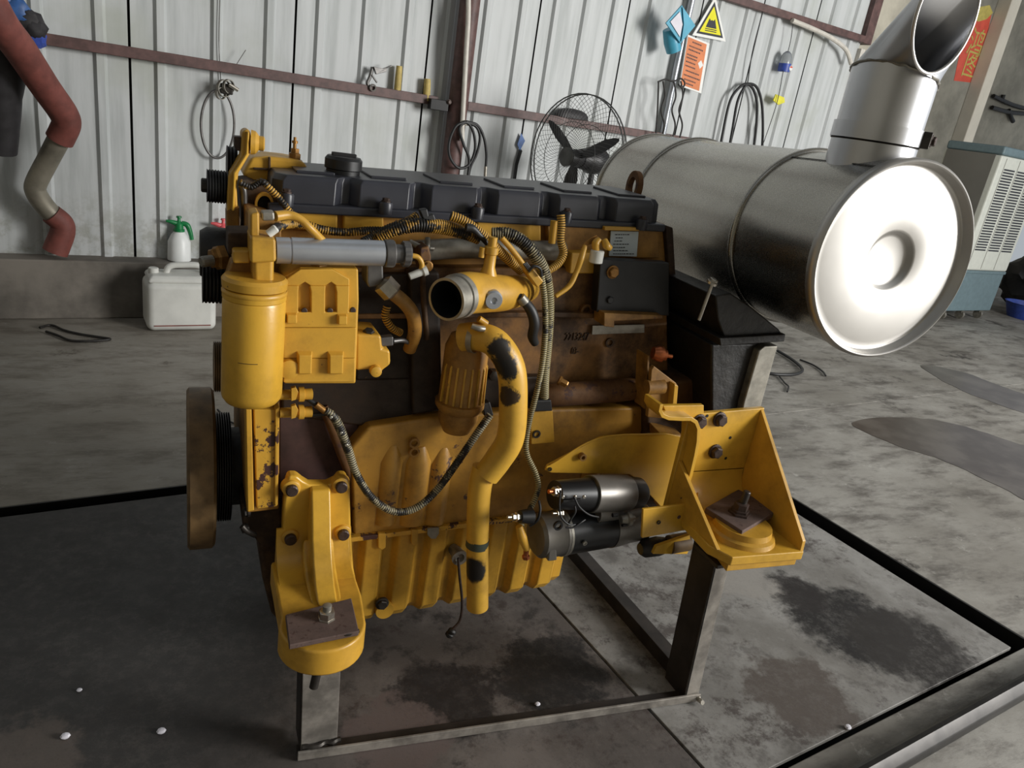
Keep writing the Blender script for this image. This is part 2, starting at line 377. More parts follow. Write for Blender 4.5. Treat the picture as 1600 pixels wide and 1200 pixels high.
# ------------------------------------------------ rear sheet wall
ZB, ZT = .0, 4.4
UE = 5.94
back = struct(slab('wall_back', -5.5, UE, -.06, -.035, 0, ZT, 'black_plate'), 'white corrugated sheet metal wall with brown steel rails')
edges = [-5.4, -4.65, -3.9, -3.15, -2.4, -1.65, -.9, -.16, .59, 1.37, 2.13, 2.845, 3.52, 4.15, 4.74, 5.34, UE]
def sheet_panel(u0, u1, lean):
    w = u1 - u0; pf = [(0, .004), (.012, .004)]
    nr = 3 if w > .64 else 2
    for k in range(nr):
        c = w * (k + .5) / nr if nr == 3 else w * (k + .6) / (nr + .1)
        pf += [(c - .030, .0), (c - .016, .018), (c + .016, .018), (c + .030, .0)]
    pf += [(w - .012, .004), (w - .004, .004)]
    g = Geo(); rows = []
    for z in (.28, 1.3, 2.4, ZT):
        rows.append([WP(u0 + a + lean * (z - 1.3), b, z) for a, b in pf] + [WP(u0 + a + lean * (z - 1.3), b - .003, z) for a, b in reversed(pf)])
    g.loft(rows); return put('wall_panel', g, 'wall_sheet', back, smooth=20)
for i, (a, b) in enumerate(zip(edges[:-1], edges[1:])): sheet_panel(a + .004, b - .004, 0)
# low concrete ledge
slab('concrete_ledge', -5.5, 4.2, -.03, .12, 0, .30, 'dado_concrete', back, .008)
def girt(u0, u1, z):
    return put('rail', Geo().loft([[WP(u, v, z + dz) for v, dz in ((.02, -.022), (.065, -.022), (.065, .028), (.02, .028))] for u in (u0, u1)]), 'girt_paint', back, .003)
girt(-5.4, 2.20, 1.292); girt(2.40, 5.9, 1.292); girt(-5.4, 5.9, 2.262)
# steel column and its white conduit
put('column', Geo().cyl(WP(2.31, .11, 0), WP(2.31, .11, ZT), .058, 28), 'girt_paint', back)
put('conduit', Geo().tube([Wl(726, -150, .19), Wl(732, 0, .19), Wl(728, 90, .19), Wl(723, 185, .19), Wl(722, 220, .19)], .014, 10), 'conduit_white', back)
put('rail_clip', Geo().box(WP(2.19, .09, 1.275), (.11, .06, .06)), 'black', back, .004)
bolt(back, WP(2.24, .13, 1.30), .012, 'bolt_dark', WN)
put('conduit', Geo().tube([Wl(1238, 32, .08), Wl(1272, 46, .08), Wl(1300, 60, .085), Wl(1322, 78, .09), Wl(1330, 100, .09)], .017, 10), 'conduit_white', back)
put('edge_trim', Geo().prism([WP(UE - .02, -.04, .0), WP(UE + .03, -.04, .0), WP(UE + .03, .04, 0), WP(UE - .02, .04, 0)], (0, 0, 2.2)), 'conduit_white', back)
put('corner_post', Geo().prism([WP(UE - .03, -.08, 2.24), WP(UE + .07, -.08, 2.24), WP(UE + .07, .05, 2.24), WP(UE - .03, .05, 2.24)], (0, 0, 2.1)), 'girt_paint', back, .004)
# ------------------------------------------------ right side: rendered pillar, cream column, far wall
pil = struct(put('wall_right', Geo().prism([WP(6.35, -1.05, 0), WP(7.42, -1.05, 0), WP(7.42, -.35, 0), WP(6.35, -.35, 0)], (0, 0, ZT)), 'plaster', None, .01), 'stained plaster pillar with peeling paint beside the sheet wall')
def edge_px(x, y, off): return uv(Wl(x, y, off))[0]
ucol = edge_px(1548, 120, -.2)
put('column', Geo().prism([WP(ucol - .08, -.345, 0), WP(ucol + .09, -.345, 0), WP(ucol + .09, -.2, 0), WP(ucol - .08, -.2, 0)], (0, 0, ZT)), 'cream_column', pil, .012)
struct(slab('wall_far', 5.9, 14, -2.2, -2.05, 0, ZT, 'plaster'), 'pale rendered wall far behind the air cooler')
# ------------------------------------------------ the rest of the shed (out of the picture, open towards the yard on the right)
ceil_ = struct(slab('ceiling', -6, 14, -3, .8, ZT, ZT + .1, 'ceiling_grey'), 'dark shed roof with open skylight bays')
slab('roof_bay', -6, 14, 2.4, 5.0, ZT, ZT + .1, 'ceiling_grey', ceil_); slab('roof_bay', -6, 14, 6.6, 9.5, ZT, ZT + .1, 'ceiling_grey', ceil_)
struct(slab('wall_left', -5.7, -5.5, -3, 9.5, 0, ZT, 'plaster'), 'left shed wall')
struct(slab('wall_front', -6, 4.0, 9.3, 9.5, 0, ZT, 'plaster'), 'front shed wall')

# ================================================================== THE ENGINE
eng = thing('engine', (.62, 1.6, .12), 'yellow six-cylinder diesel engine with black valve cover on a steel stand', 'engine')
def part(name, g, mat, bevel=.003, parent=None, **k): return put(name, g, mat, parent or eng, bevel, **k)
# --- cylinder block
blk = prism('cylinder_block', [(430, 418), (1042, 418), (1046, 660), (1010, 800), (880, 812), (560, 846), (432, 850)], 1.475, .33, 'block_paint', eng, .006)
prism('crankcase_skirt', [(548, 700), (575, 668), (690, 650), (848, 640), (1012, 636), (1016, 790), (880, 802), (552, 838)], 1.425, .09, 'skirt_paint', eng, .008)
for cx_, r in ((600, .030), (640, .034), (676, .03), (905, .036), (965, .034)):
    lathe('cylinder_bulge', E(cx_, 812, 1.442), (0, 0, 1), [(0, r), (.16, r), (.2, r * .6)], 'skirt_paint', eng, 24)
prism('front_recess', [(436, 640), (560, 640), (560, 800), (436, 800)], 1.462, .05, 'primer', eng, .004)
hose('block_ridge', [(505, 636, 1.45), (520, 668, 1.44), (533, 705, 1.44), (548, 745, 1.44), (552, 760, 1.44)], [.010, .012, .012, .010, .008], 'rusty_yellow', eng)
hose('oil_gallery', [(850, 618, 1.45), (880, 616, 1.44), (940, 612, 1.44), (985, 608, 1.44), (1004, 606, 1.45)], [.028, .029, .029, .029, .018], 'rusty_yellow', eng, seg=20)
prism('block_step', [(440, 596), (700, 590), (860, 588), (860, 640), (690, 652), (575, 668), (440, 650)], 1.455, .03, 'oily_shade_brown', eng, .006)
prism('block_post', [(640, 425), (688, 425), (692, 640), (645, 650)], 1.435, .05, 'oily_shade_brown', eng, .008)
prism('recess_shade_panel', [(556, 428), (642, 428), (646, 596), (556, 598)], 1.46, .03, 'oily_shade_brown', eng, .006)  # dark panel added behind the fuel pipe as the shade of the recess
prism('head_step', [(470, 500), (860, 496), (1010, 500), (1010, 492), (860, 488), (470, 492)], 1.455, .03, 'block_paint', eng, .003)
text('casting_number', '2213247', E(882, 532, 1.4735), (1, 0, .03), (0, 0, 1), .028, 'yellow_brown', blk, .0012, sx=.66)
text('casting_number', '03-', E(892, 553, 1.4735), (1, 0, .03), (0, 0, 1), .024, 'yellow_brown', blk, .0012, sx=.66)
def ring(parent, p, d, r, tk, mat, name='boss_ring'):
    return put(name, Geo().lathe(p, d, [(0, r), (tk, r), (tk, r * .62), (0, r * .62)], 20, cap=False), mat, parent)
ring(blk, E(952, 535, 1.474), (0, -1, 0), .012, .004, 'yellow_brown'); ring(blk, E(914, 484, 1.474), (0, -1, 0), .016, .01, 'block_paint')
prism('blank_tag', [(926, 509), (1007, 507), (1007, 520), (925, 523)], 1.466, .004, 'stained_alloy', eng, .0008)
for x, y in ((646, 690), (646, 704)): ring(eng, E(x, y, 1.42), (0, -1, 0), .012, .01, 'yellow_grimy', 'threaded_boss')
# --- cylinder head
prism('cylinder_head', [(436, 318), (1040, 350), (1048, 425), (1045, 440), (436, 436)], 1.505, .22, 'yellow_grimy', eng, .004)
for a, b in (((462, 322), (528, 362)), ((536, 326), (600, 366)), ((745, 336), (846, 386))):
    prism('head_pad', [(a[0], a[1]), (b[0], a[1] + 4), (b[0], b[1]), (a[0], b[1] - 3)], 1.492, .02, 'yellow', eng, .005)
hose('intake_rail', [(640, 392, 1.47), (720, 388, 1.47), (800, 390, 1.47), (880, 392, 1.47)], .022, 'stained_alloy', eng, seg=18)
prism('head_side_panel', [(855, 352), (1030, 358), (1030, 404), (935, 404), (860, 410)], 1.487, .02, 'yellow_grimy', eng, .004)
prism('head_side_panel', [(893, 395), (938, 395), (936, 428), (890, 428)], 1.455, .04, 'yellow', eng, .004)
prism('head_rib', [(1040, 352), (1052, 356), (1056, 430), (1046, 430)], 1.49, .2, 'yellow_brown', eng, .003)
# --- valve cover (plan outline with six bays, pitched with the engine)
def cover_outline(inset, out):
    x0, x1 = .158 + inset, 1.048 - inset; pts = []; n = 6; w = (x1 - x0) / n
    for k in range(n):
        a = x0 + k * w; pts += [(a, 1.512 + inset - out * .0), (a + .018, 1.512 - .024 + inset), (a + w - .030, 1.512 - .024 + inset), (a + w - .014, 1.512 + inset)]
    pts.append((x1, 1.512 + inset)); pts += [(x1, 1.745 - inset), (x0, 1.745 - inset)]
    return pts
def zc(x): return (x - .17) * .036
vcov = put('valve_cover', Geo().loft([[Vector((x, y, z + zc(x))) for x, y in cover_outline(i, 1)] for i, z in ((0, 1.072), (.003, 1.115), (.010, 1.126))]), 'valve_black', eng, .003)
g = Geo(); fl = [(.151, 1.480), (1.054, 1.480), (1.054, 1.752), (.151, 1.752)]
g.loft([[Vector((x, y, z + zc(x))) for x, y in fl] for z in (1.056, 1.074)]); put('cover_flange', g, 'valve_black', vcov, .004)
for x, y in ((448, 303), (603, 317), (747, 325), (886, 332), (1004, 344)):
    p = E(x, y, 1.470); lathe('bolt_boss', p + Vector((0, 0, -.022)), (0, 0, 1), [(0, .013), (.02, .014), (.024, .012)], 'valve_black', vcov, 20)
    bolt(vcov, p + Vector((0, 0, .003)), .0075, 'bolt_dark', (0, 0, 1))
for k in range(6):
    x = .215 + k * .147; put('raised_pad', Geo().box((x + .03, 1.60, 1.128 + zc(x + .03)), (.075, .13, .006), Matrix.Rotation(-.036, 3, 'Y')), 'valve_black', vcov, .002)
pc = E(536, 268, 1.575)
oc = lathe('oil_filler_cap', pc, (0, 0, 1), [(-.012, .033), (.004, .034), (.006, .0375), (.024, .0375), (.030, .033), (.031, .005)], 'black', vcov, 32, wob=lambda i, t: 1 + .02 * (i % 4 < 2))
put('cap_grip', Geo().box(pc + Vector((0, 0, .033)), (.05, .012, .008)), 'black', oc, .002)
# lifting eye
le = E(991, 292, 1.66); g = Geo(); prf = []
for k in range(24):
    a = 2 * math.pi * k / 24; prf.append((math.cos(a), math.sin(a)))
g.loft([[le + Vector((dx, c * r * .75 + .0, s_ * r)) for c, s_ in prf] for dx, r in ((-.008, .024), (-.008, .040), (.008, .040), (.008, .024), (-.008, .024))], cap=False)
g.box(le + Vector((0, .0, -.045)), (.016, .05, .03)); put('lifting_eye', g, 'rusty_yellow', eng, .002)
# --- oil pan
g = Geo(); top = []; bot = []
x0, x1 = .205, .935; px = []
n = 9; w = (x1 - x0 - .02) / n
for k in range(n):
    a = x0 + .01 + k * w; px += [(a, 0), (a + .012, -.020), (a + w * .62, -.020), (a + w * .62 + .012, 0)]
px = [(x0, 0)] + px + [(x1, 0)]
zt = lambda x: .349 + .036 * (x - .5); zb = lambda x: .096 + .055 * (x - .5)
top = [Vector((x, 1.440 + d, zt(x))) for x, d in px] + [Vector((x1, 1.80, zt(x1))), Vector((x0, 1.80, zt(x0)))]
mid = [Vector((x, 1.447 + d, zb(x) + .03)) for x, d in px] + [Vector((x1 - .004, 1.79, zb(x1) + .03)), Vector((x0 + .004, 1.79, zb(x0) + .03))]
bot = [Vector((x, 1.470 + d, zb(x))) for x, d in px] + [Vector((x1 - .02, 1.77, zb(x1))), Vector((x0 + .02, 1.77, zb(x0)))]
pan = part('oil_pan', g.loft([bot, mid, top]), 'yellow', .004)
g = Geo(); g.loft([[Vector((x, y, z + .036 * (x - .5))) for x, y in ((.2, 1.412), (.945, 1.412), (.945, 1.82), (.2, 1.82))] for z in (.349, .361)]); part('pan_rail', g, 'yellow_chipped', .002, pan)
for x, y, wd in ((597, 852, 12), (648, 846, 10)):
    prism('pan_tab', [(x - wd / 2, y - 18), (x + wd / 2, y - 18), (x + wd / 2, y + 4), (x, y + 8), (x - wd / 2, y + 4)], 1.41, .01, 'yellow', pan, .002)
prism('pan_clip', [(668, 826), (686, 825), (686, 834), (681, 842), (674, 842), (668, 836)], 1.403, .006, 'stained_alloy', pan, .001)
lathe('drain_boss', E(597, 943, 1.45), (0, -1, 0), [(0, .026), (.03, .022)], 'yellow', pan, 24); bolt(pan, E(597, 943, 1.418), .013, 'dark_steel', h=.01)
lathe('level_fitting', E(716, 868, 1.41), (0, -1, 0), [(-.03, .016), (0, .016), (.004, .020), (.012, .020), (.012, .012), (.004, .010)], 'stained_alloy', pan, 20)
hose('sensor_lead', [(716, 872, 1.395), (718, 900, 1.385), (722, 940, 1.38), (719, 968, 1.375), (707, 984, 1.37)], .0035, 'bolt_dark', pan)
for k, (x, y) in enumerate(((704, 990), (700, 995))): lathe('lead_plug', E(x, y, 1.37), (.4, 0, .8), [(0, .006), (.004, .011), (.01, .011), (.014, .007)], 'black_grease', pan, 12)
# --- front housing
fh = prism('front_housing', [(392, 330), (440, 345), (437, 640), (436, 796), (386, 802), (386, 640), (386, 330)], 1.402, .44, 'yellow_grimy', eng, .004)
prism('housing_edge', [(396, 640), (437, 640), (433, 792), (401, 796)], 1.386, .03, 'yellow_chipped', fh, .003)
prism('housing_flange', [(384, 640), (393, 640), (397, 798), (387, 800)], 1.378, .05, 'yellow', fh, .002)
prism('housing_flange', [(430, 640), (437, 636), (434, 790), (429, 792)], 1.380, .05, 'yellow_chipped', fh, .002)
prism('lower_bracket', [(378, 796), (440, 792), (440, 850), (412, 858), (398, 842), (380, 830)], 1.43, .3, 'yellow_brown', eng, .006)
prism('pan_end', [(404, 850), (440, 850), (440, 978), (424, 960), (410, 905)], 1.50, .3, 'yellow_brown', eng, .01)
for x, y in ((386, 800), (384, 826)): bolt(eng, E(x, y, 1.42), .009, 'dark_steel', (-1, -.3, 0))
hose('drain_valve', [(398, 836, 1.41), (386, 830, 1.40), (378, 822, 1.40)], .006, 'dark_steel', eng)
# --- crank damper, crank pulley, belt pulleys
cc = Vector((0, 1.62, .443))
def grooved(name, p0, ax, L, r, n, mat, parent, hub=.4):
    pr = [(0, r * hub), (0, r)]
    for k in range(n): a = L * k / n; pr += [(a + L / n * .2, r), (a + L / n * .5, r * .93), (a + L / n * .8, r)]
    pr += [(L, r), (L, r * hub)]
    return put(name, Geo().lathe(p0, ax, pr, 36), mat, parent)
dm = lathe('crank_damper', cc + Vector((.010, 0, 0)), (1, 0, 0), [(0, .08), (0, .176), (.005, .183), (.05, .183), (.056, .176), (.056, .1)], 'damper', eng, 64)
grooved('crank_pulley', cc + Vector((.066, 0, 0)), (1, 0, 0), .034, .125, 7, 'black', eng)
lathe('crank_hub', cc + Vector((.05, 0, 0)), (1, 0, 0), [(0, .09), (.1, .09), (.1, .11), (.13, .11)], 'black_grease', eng, 32)
grooved('belt_pulley', E(334, 573, 1.52), (1, 0, 0), .026, .052, 7, 'damper', eng)
alt = grooved('alternator_pulley', E(316, 440, 1.46), (1, 0, 0), .038, .040, 6, 'black', eng)
lathe('alternator_body', E(312, 395, 1.50), (1, 0, 0), [(0, .02), (0, .042), (.012, .05), (.06, .05), (.09, .044), (.1, .03)], 'black_grease', eng, 28)
st = lathe('adjuster_stud', E(350, 402, 1.42), (-1, -.35, -.1), [(0, .024), (.012, .024), (.016, .019), (.022, .019), (.024, .016)], 'bolt_brass', eng, 6, rot=.3)
bolt(st, E(332, 407, 1.40), .010, 'stained_alloy', (-1, -.45, -.1), h=.022, flange=False)
ip = grooved('idler_pulley', E(323, 290, 1.50), (1, 0, 0), .040, .030, 8, 'black', eng, .3)
bolt(ip, E(325, 290, 1.50), .013, 'dark_steel', (-1, 0, 0), h=.012, flange=False)
grooved('tensioner_pulley', E(354, 256, 1.54), (1, 0, 0), .018, .034, 3, 'black', eng, .3)
# --- front top: bracket, thermostat housing
fb = prism('front_bracket', [(378, 206), (384, 202), (391, 204), (393, 218), (391, 240), (373, 270), (370, 292), (372, 335), (372, 372), (354, 372), (355, 300), (357, 276), (376, 244)], 1.465, .05, 'yellow', eng, .004)
prism('bracket_rib', [(386, 206), (390, 206), (388, 241), (369, 272), (366, 330), (362, 330), (365, 270), (384, 240)], 1.455, .012, 'yellow_clean', fb, .002)
prism('bracket_leg', [(354, 330), (374, 322), (374, 372), (354, 374)], 1.462, .05, 'yellow_grimy', fb, .003)
prism('bracket_bush', [(366, 213), (379, 214), (379, 236), (371, 236), (366, 230)], 1.475, .03, 'bolt_dark', fb, .002)
lathe('bracket_boss', E(392, 222, 1.475), (1, -.1, 0), [(0, .022), (.008, .02), (.014, .013), (.022, .013), (.024, .009)], 'yellow', fb, 24)
bolt(fb, E(400, 226, 1.475), .008, 'bolt_dark', (1, -.1, 0))
th = prism('thermostat_housing', [(378, 272), (392, 246), (417, 244), (447, 247), (474, 252), (482, 262), (480, 280), (418, 286), (404, 290), (392, 284), (386, 282)], 1.60, .10, 'yellow', eng, .008)
prism('housing_cover', [(420, 246), (423, 246), (423, 284), (419, 284)], 1.592, .10, 'yellow_brown', th, .001)
prism('housing_rib', [(396, 262), (420, 263), (420, 266), (397, 265)], 1.594, .01, 'yellow_brown', th, .001)
sn = lathe('temperature_sender', E(460, 254, 1.63), (0, 0, 1), [(0, .017), (.006, .017), (.007, .0125), (.018, .0125), (.02, .009), (.028, .009)], 'bolt_brass', eng, 6)
lathe('sender_stud', E(460, 238, 1.63), (0, 0, 1), [(0, .0035), (.018, .0035), (.018, .006), (.023, .006), (.023, .003), (.03, .003)], 'bolt_brass', sn, 12)
ph = prism('pump_housing', [(374, 288), (390, 286), (404, 292), (424, 290), (436, 306), (437, 352), (378, 352), (376, 320)], 1.50, .12, 'yellow_brown', eng, .006)
g = Geo(); 
g.loft([[E(413 + 11 * k * math.cos(a), 320 + 14 * k * math.sin(a), 1.488) + Vector((0, dy, 0)) for a in [2 * math.pi * i / 24 for i in range(24)]] for k, dy in ((1.35, .02), (1.35, 0), (1.0, 0), (1.0, .03))], cap=False)
put('port_ring', g, 'yellow', ph); lathe('port_hole_shade', E(413, 320, 1.499), (0, -1, 0), [(0, .02), (.001, .018)], 'cavity', ph, 24)  # black disc painted as the shaded hole inside the port ring
hose('gasket_trim', [(377, 290, 1.49), (381, 300, 1.49), (382, 330, 1.49), (380, 362, 1.49)], .006, 'alloy_dark', ph)
# --- oil filter and its base
p0 = E(393, 627, 1.315); ax = (E(393, 440, 1.315) - p0).normalized()
of = lathe('oil_filter', p0, (0, 0, 1), [(0, .012), (0.0005, .038), (.004, .046), (.012, .0515), (.02, .053), (.192, .053), (.196, .0515), (.198, .0535), (.212, .0535), (.214, .051)], 'yellow_clean', eng, 56)
lathe('filter_seam', p0 + Vector((0, 0, .205)), (0, 0, 1), [(0, .0532), (.002, .0545), (.006, .0545), (.008, .0532)], 'yellow', of, 56, cap=False)
put('filter_scratch', Geo().tube([p0 + Vector((.0531 * math.cos(R(q)), .0531 * math.sin(R(q)), .092)) for q in range(-122, -84, 6)], .0006, 6, sub=2), 'yellow_brown', of)
fb2 = lathe('filter_base', p0 + Vector((0, 0, .214)), (0, 0, 1), [(0, .048), (.003, .054), (.016, .055), (.022, .05), (.023, .02)], 'yellow', eng, 48)
prism('base_neck', [(394, 398), (429, 400), (428, 446), (396, 446)], 1.285, .06, 'yellow', fb2, .008)
prism('base_block', [(391, 370), (431, 373), (432, 410), (391, 412)], 1.272, .075, 'yellow', fb2, .005)
prism('base_block', [(391, 334), (405, 331), (406, 372), (391, 372)], 1.29, .05, 'yellow', fb2, .004)
prism('base_arm', [(356, 364), (394, 364), (394, 398), (356, 398)], 1.33, .07, 'yellow_brown', fb2, .004)
prism('base_arm', [(364, 392), (391, 392), (391, 412), (364, 412)], 1.30, .06, 'yellow', fb2, .004)
prism('base_web', [(362, 410), (396, 408), (398, 446), (352, 440)], 1.335, .05, 'yellow_grimy', fb2, .004)
prism('line_nut', [(408, 331), (429, 331), (430, 345), (409, 346)], 1.30, .025, 'stained_alloy', fb2, .004)
hose('fuel_line', [(430, 338, 1.31), (450, 336, 1.32), (468, 342, 1.32), (486, 358, 1.32), (506, 378, 1.335)], [.009, .008, .007, .007, .007], 'yellow', eng)
lathe('sensor_tip', E(419, 366, 1.29), (.5, 0, .45), [(0, .007), (.016, .007), (.018, .005)], 'white_plastic', fb2, 14)
# --- priming pump (silver barrel)
a0 = E(431, 391, 1.33); a1 = E(640, 397, 1.33); d = a1 - a0; L = d.length
pp = lathe('priming_pump', a0, d, [(0, .023), (L * .095, .023), (L * .10, .0215), (L * .105, .0215), (L * .11, .0235), (L * .79, .0235), (L * .795, .02)], 'alloy', eng, 40)
lathe('pump_collar', a0 + d * .795, d, [(0, .024), (.002, .0255), (.017, .0255), (.019, .024)], 'alloy_dark', pp, 40)
lathe('pump_neck', a0 + d * .86, d, [(0, .018), (L * .08, .0175), (L * .09, .022)], 'alloy_dark', pp, 32)
lathe('pump_knob', a0 + d * .94, d, [(0, .0225), (.001, .024), (.012, .024), (.015, .021), (.0155, .004)], 'alloy_dark', pp, 48, wob=lambda i, t: 1 - .05 * (i % 4 < 2))
hose('bleed_tube', [(641, 399, 1.34), (653, 402, 1.34), (659, 412, 1.34), (658, 425, 1.34)], .005, 'yellow', eng)
lathe('bleed_nipple', E(640, 432, 1.34), (1, 0, .45), [(0, .007), (.026, .0075), (.028, .01), (.036, .01)], 'white_plastic', eng, 14)
# --- injection pump housing
fp = prism('injection_pump', [(443, 432), (470, 418), (560, 420), (561, 470), (556, 600), (444, 600)], 1.325, .11, 'yellow', eng, .004)
def face(pts, y0=1.312, name='pump_face', mat='yellow', bev=.002): return prism(name, pts, y0, .02, mat, fp, bev)
face([(443, 447), (467, 447), (466, 456), (466, 488), (486, 488), (486, 456), (484, 447), (509, 447), (508, 456), (508, 488), (526, 488), (526, 456), (524, 447), (546, 447), (545, 488), (558, 488), (557, 512), (443, 512)])
face([(443, 512), (557, 512), (555, 560), (443, 560)], 1.317)
face([(443, 560), (555, 560), (554, 597), (443, 598)], 1.319)
face([(446, 437), (470, 421), (520, 421), (546, 436), (546, 447), (526, 447), (517, 441), (508, 447), (486, 447), (476, 441), (467, 447), (446, 447)], 1.316)
for a, b, y in ((463, 488, 548), (511, 537, 548)):
    P0 = pxp([(a, y), (b, y), (b - 1, y + 36), (a, y + 36)], 1.318); c = sum(P0, Vector()) / 4
    put('raised_block', Geo().loft([P0, [q * 1.0 + (c - q) * .22 + Vector((0, -.013, 0)) for q in P0]]), 'yellow', fp, .0015)
for a, b, y in ((446, 464, 488), (526, 542, 490)):
    P0 = pxp([(a, y), (b, y), (b, y + 16), (a, y + 16)], 1.313); c = sum(P0, Vector()) / 4
    put('raised_lug', Geo().loft([P0, [q + (c - q) * .2 + Vector((0, -.012, 0)) for q in P0]]), 'yellow', fp, .0015)
for x, y in ((475, 485), (515, 485), (551, 484)): bolt(fp, E(x, y, 1.318), .0055, 'bolt_dark', flange=False)
lathe('pump_plug', E(497, 416, 1.35), (0, 0, 1), [(0, .016), (.004, .016), (.005, .012), (.014, .012)], 'yellow_grimy', fp, 6)
lathe('pump_boss', E(451, 575, 1.32), (0, -1, 0), [(0, .02), (.01, .018), (.012, .01)], 'yellow', fp, 20)
# pump outlet: dark hex, silver nut, yellow pipe
prism('outlet_fitting', [(573, 412), (599, 413), (600, 446), (576, 450), (573, 440)], 1.35, .05, 'alloy_dark', eng, .004)
n0 = E(596, 440, 1.352); n1 = E(618, 463, 1.345)
nut = lathe('union_nut', n0, n1 - n0, [(0, .013), (.004, .021), (.03, .021), (.034, .016)], 'zinc', eng, 6, rot=.4)
hose('fuel_pipe', [(614, 458, 1.347), (632, 473, 1.35), (645, 492, 1.36), (648, 520, 1.38), (640, 545, 1.41)], .014, 'yellow_grimy', eng, seg=16)
hose('wiring_loom', [(605, 478, 1.40), (602, 495, 1.40), (612, 512, 1.40), (626, 520, 1.41)], .008, 'conduit_yellow', eng, .25)
tp = prism('transfer_pump', [(556, 522), (596, 524), (598, 545), (610, 548), (611, 570), (600, 578), (590, 590), (580, 578), (556, 580)], 1.345, .09, 'yellow', eng, .006)
bolt(tp, E(576, 521, 1.36), .010, 'dark_steel', (0, -.4, 1)); lathe('pump_cap', E(586, 578, 1.345), (0, -1, 0), [(0, .012), (.012, .011), (.014, .006)], 'yellow', tp, 16)
prism('tee_fitting', [(594, 528), (615, 526), (615, 541), (595, 542)], 1.36, .02, 'alloy_dark', eng, .003)
hose('drain_tube', [(614, 533, 1.37), (630, 532, 1.38), (645, 538, 1.40)], .005, 'alloy_dark', eng)
hose('rigid_tube', [(660, 420, 1.42), (662, 470, 1.42), (667, 530, 1.42)], .006, 'yellow_brown', eng)
# --- inlet elbow with open mouth
mo = E(697, 468, 1.285); md = Vector((.80, .60, .03)).normalized()
ie = put('inlet_pipe', Geo().lathe(mo, md, [(0, .036), (0, .041), (.03, .041), (.032, .044), (.046, .044), (.048, .042)], 40, cap=False), 'stained_alloy', eng)
put('inlet_bore', Geo().lathe(mo, md, [(0, .0362), (.08, .033), (.08, .001)], 40, cap=False), 'cavity', ie)
ib = hose('inlet_casting', [mo + md * .045, mo + md * .08, E(782, 458, 1.375), E(808, 455, 1.42), E(826, 452, 1.47)], [.043, .042, .038, .034, .026], 'yellow', eng, seg=28, cap=False)
lathe('blanking_plug', E(770, 468, 1.303), (-.15, -1, 0), [(-.02, .019), (.004, .019), (.008, .016), (.011, .0165), (.011, .007), (.007, .005)], 'alloy', ib, 28)
lathe('pipe_spigot', E(762, 432, 1.36), (0, 0, 1), [(-.02, .026), (0, .02), (.02, .012), (.045, .0115), (.047, .0145), (.06, .0145), (.062, .009), (.08, .009)], 'yellow', ib, 20)
lathe('valve_tap', E(752, 402, 1.36), (0, 0, 1), [(0, .006), (.02, .006)], 'yellow', ib, 12)
hose('clamp_lug', [(748, 498, 1.33), (760, 506, 1.33)], .007, 'yellow', ib)
# --- oil cooler / breather canister with fins
oc0 = E(717, 640, 1.385)
can = lathe('breather_canister', oc0, (0, 0, 1), [(0, .02), (.0, .046), (.012, .054), (.022, .054), (.024, .048), (.145, .047), (.17, .038), (.18, .02)], 'yellow_grimy', eng, 40)
for k in range(9):
    a = R(-165 + k * 19); dv = Vector((math.cos(a), math.sin(a), 0)); sv = Vector((-dv.y, dv.x, 0)) * .0022; b0 = oc0 + Vector((0, 0, .026))
    put('fin', Geo().prism([b0 + dv * .040 - sv, b0 + dv * .053 - sv, b0 + dv * .050 - sv + Vector((0, 0, .08)), b0 + dv * .040 - sv + Vector((0, 0, .1))], sv * 2), 'yellow', can, .0008)
lathe('canister_foot', oc0 - Vector((0, 0, .05)), (0, 0, 1), [(0, .03), (.03, .044), (.05, .044)], 'yellow_grimy', can, 32)
# --- big S-shaped breather pipe
SCUFF = [(tuple(E(785, 575, 1.262)), .036, S(28, 24, 20), .9), (tuple(E(780, 545, 1.28)), .026, S(34, 28, 22), 1.0), (tuple(E(738, 893, 1.29)), .036, S(26, 22, 18), .5), (tuple(E(760, 742, 1.27)), .01, S(40, 30, 22), .6), (tuple(E(790, 620, 1.262)), .026, S(60, 44, 24), 1.0)]
paint('yellow_scuffed', S(214, 166, 60), chip=.1, grime=.12, rough=.42, seed=21, scuffs=SCUFF)
sp = hose('breather_pipe', [(722, 527, 1.36), (748, 526, 1.335), (776, 538, 1.305), (798, 575, 1.29), (802, 630, 1.285), (797, 685, 1.29), (778, 718, 1.30), (760, 742, 1.305)], [.029, .029, .030, .030, .030, .030, .030, .029], 'yellow_scuffed', eng, seg=28)
hose('lower_breather_pipe', [(757, 730, 1.315), (750, 760, 1.312), (747, 800, 1.31), (746, 860, 1.31), (746, 910, 1.31), (746, 948, 1.31)], [.027, .026, .0255, .0255, .0258, .026], 'yellow_scuffed', sp, seg=28)
lathe('tape_band', E(745, 853, 1.31), (0, 0, 1), [(0, .0262), (.02, .0262)], 'green_tape', sp, 28)
hc = hose('hose_clamp', [(737, 509, 1.31), (748, 513, 1.305), (757, 514, 1.305)], [.006, .007, .006], 'zinc', sp, seg=8)
put('clamp_band', Geo().lathe(E(741, 528, 1.342), (E(776, 538, 1.305) - E(722, 527, 1.36)), [(-.006, .0302), (-.006, .0312), (.006, .0312), (.006, .0302)], 32, cap=False), 'stained_alloy', sp)
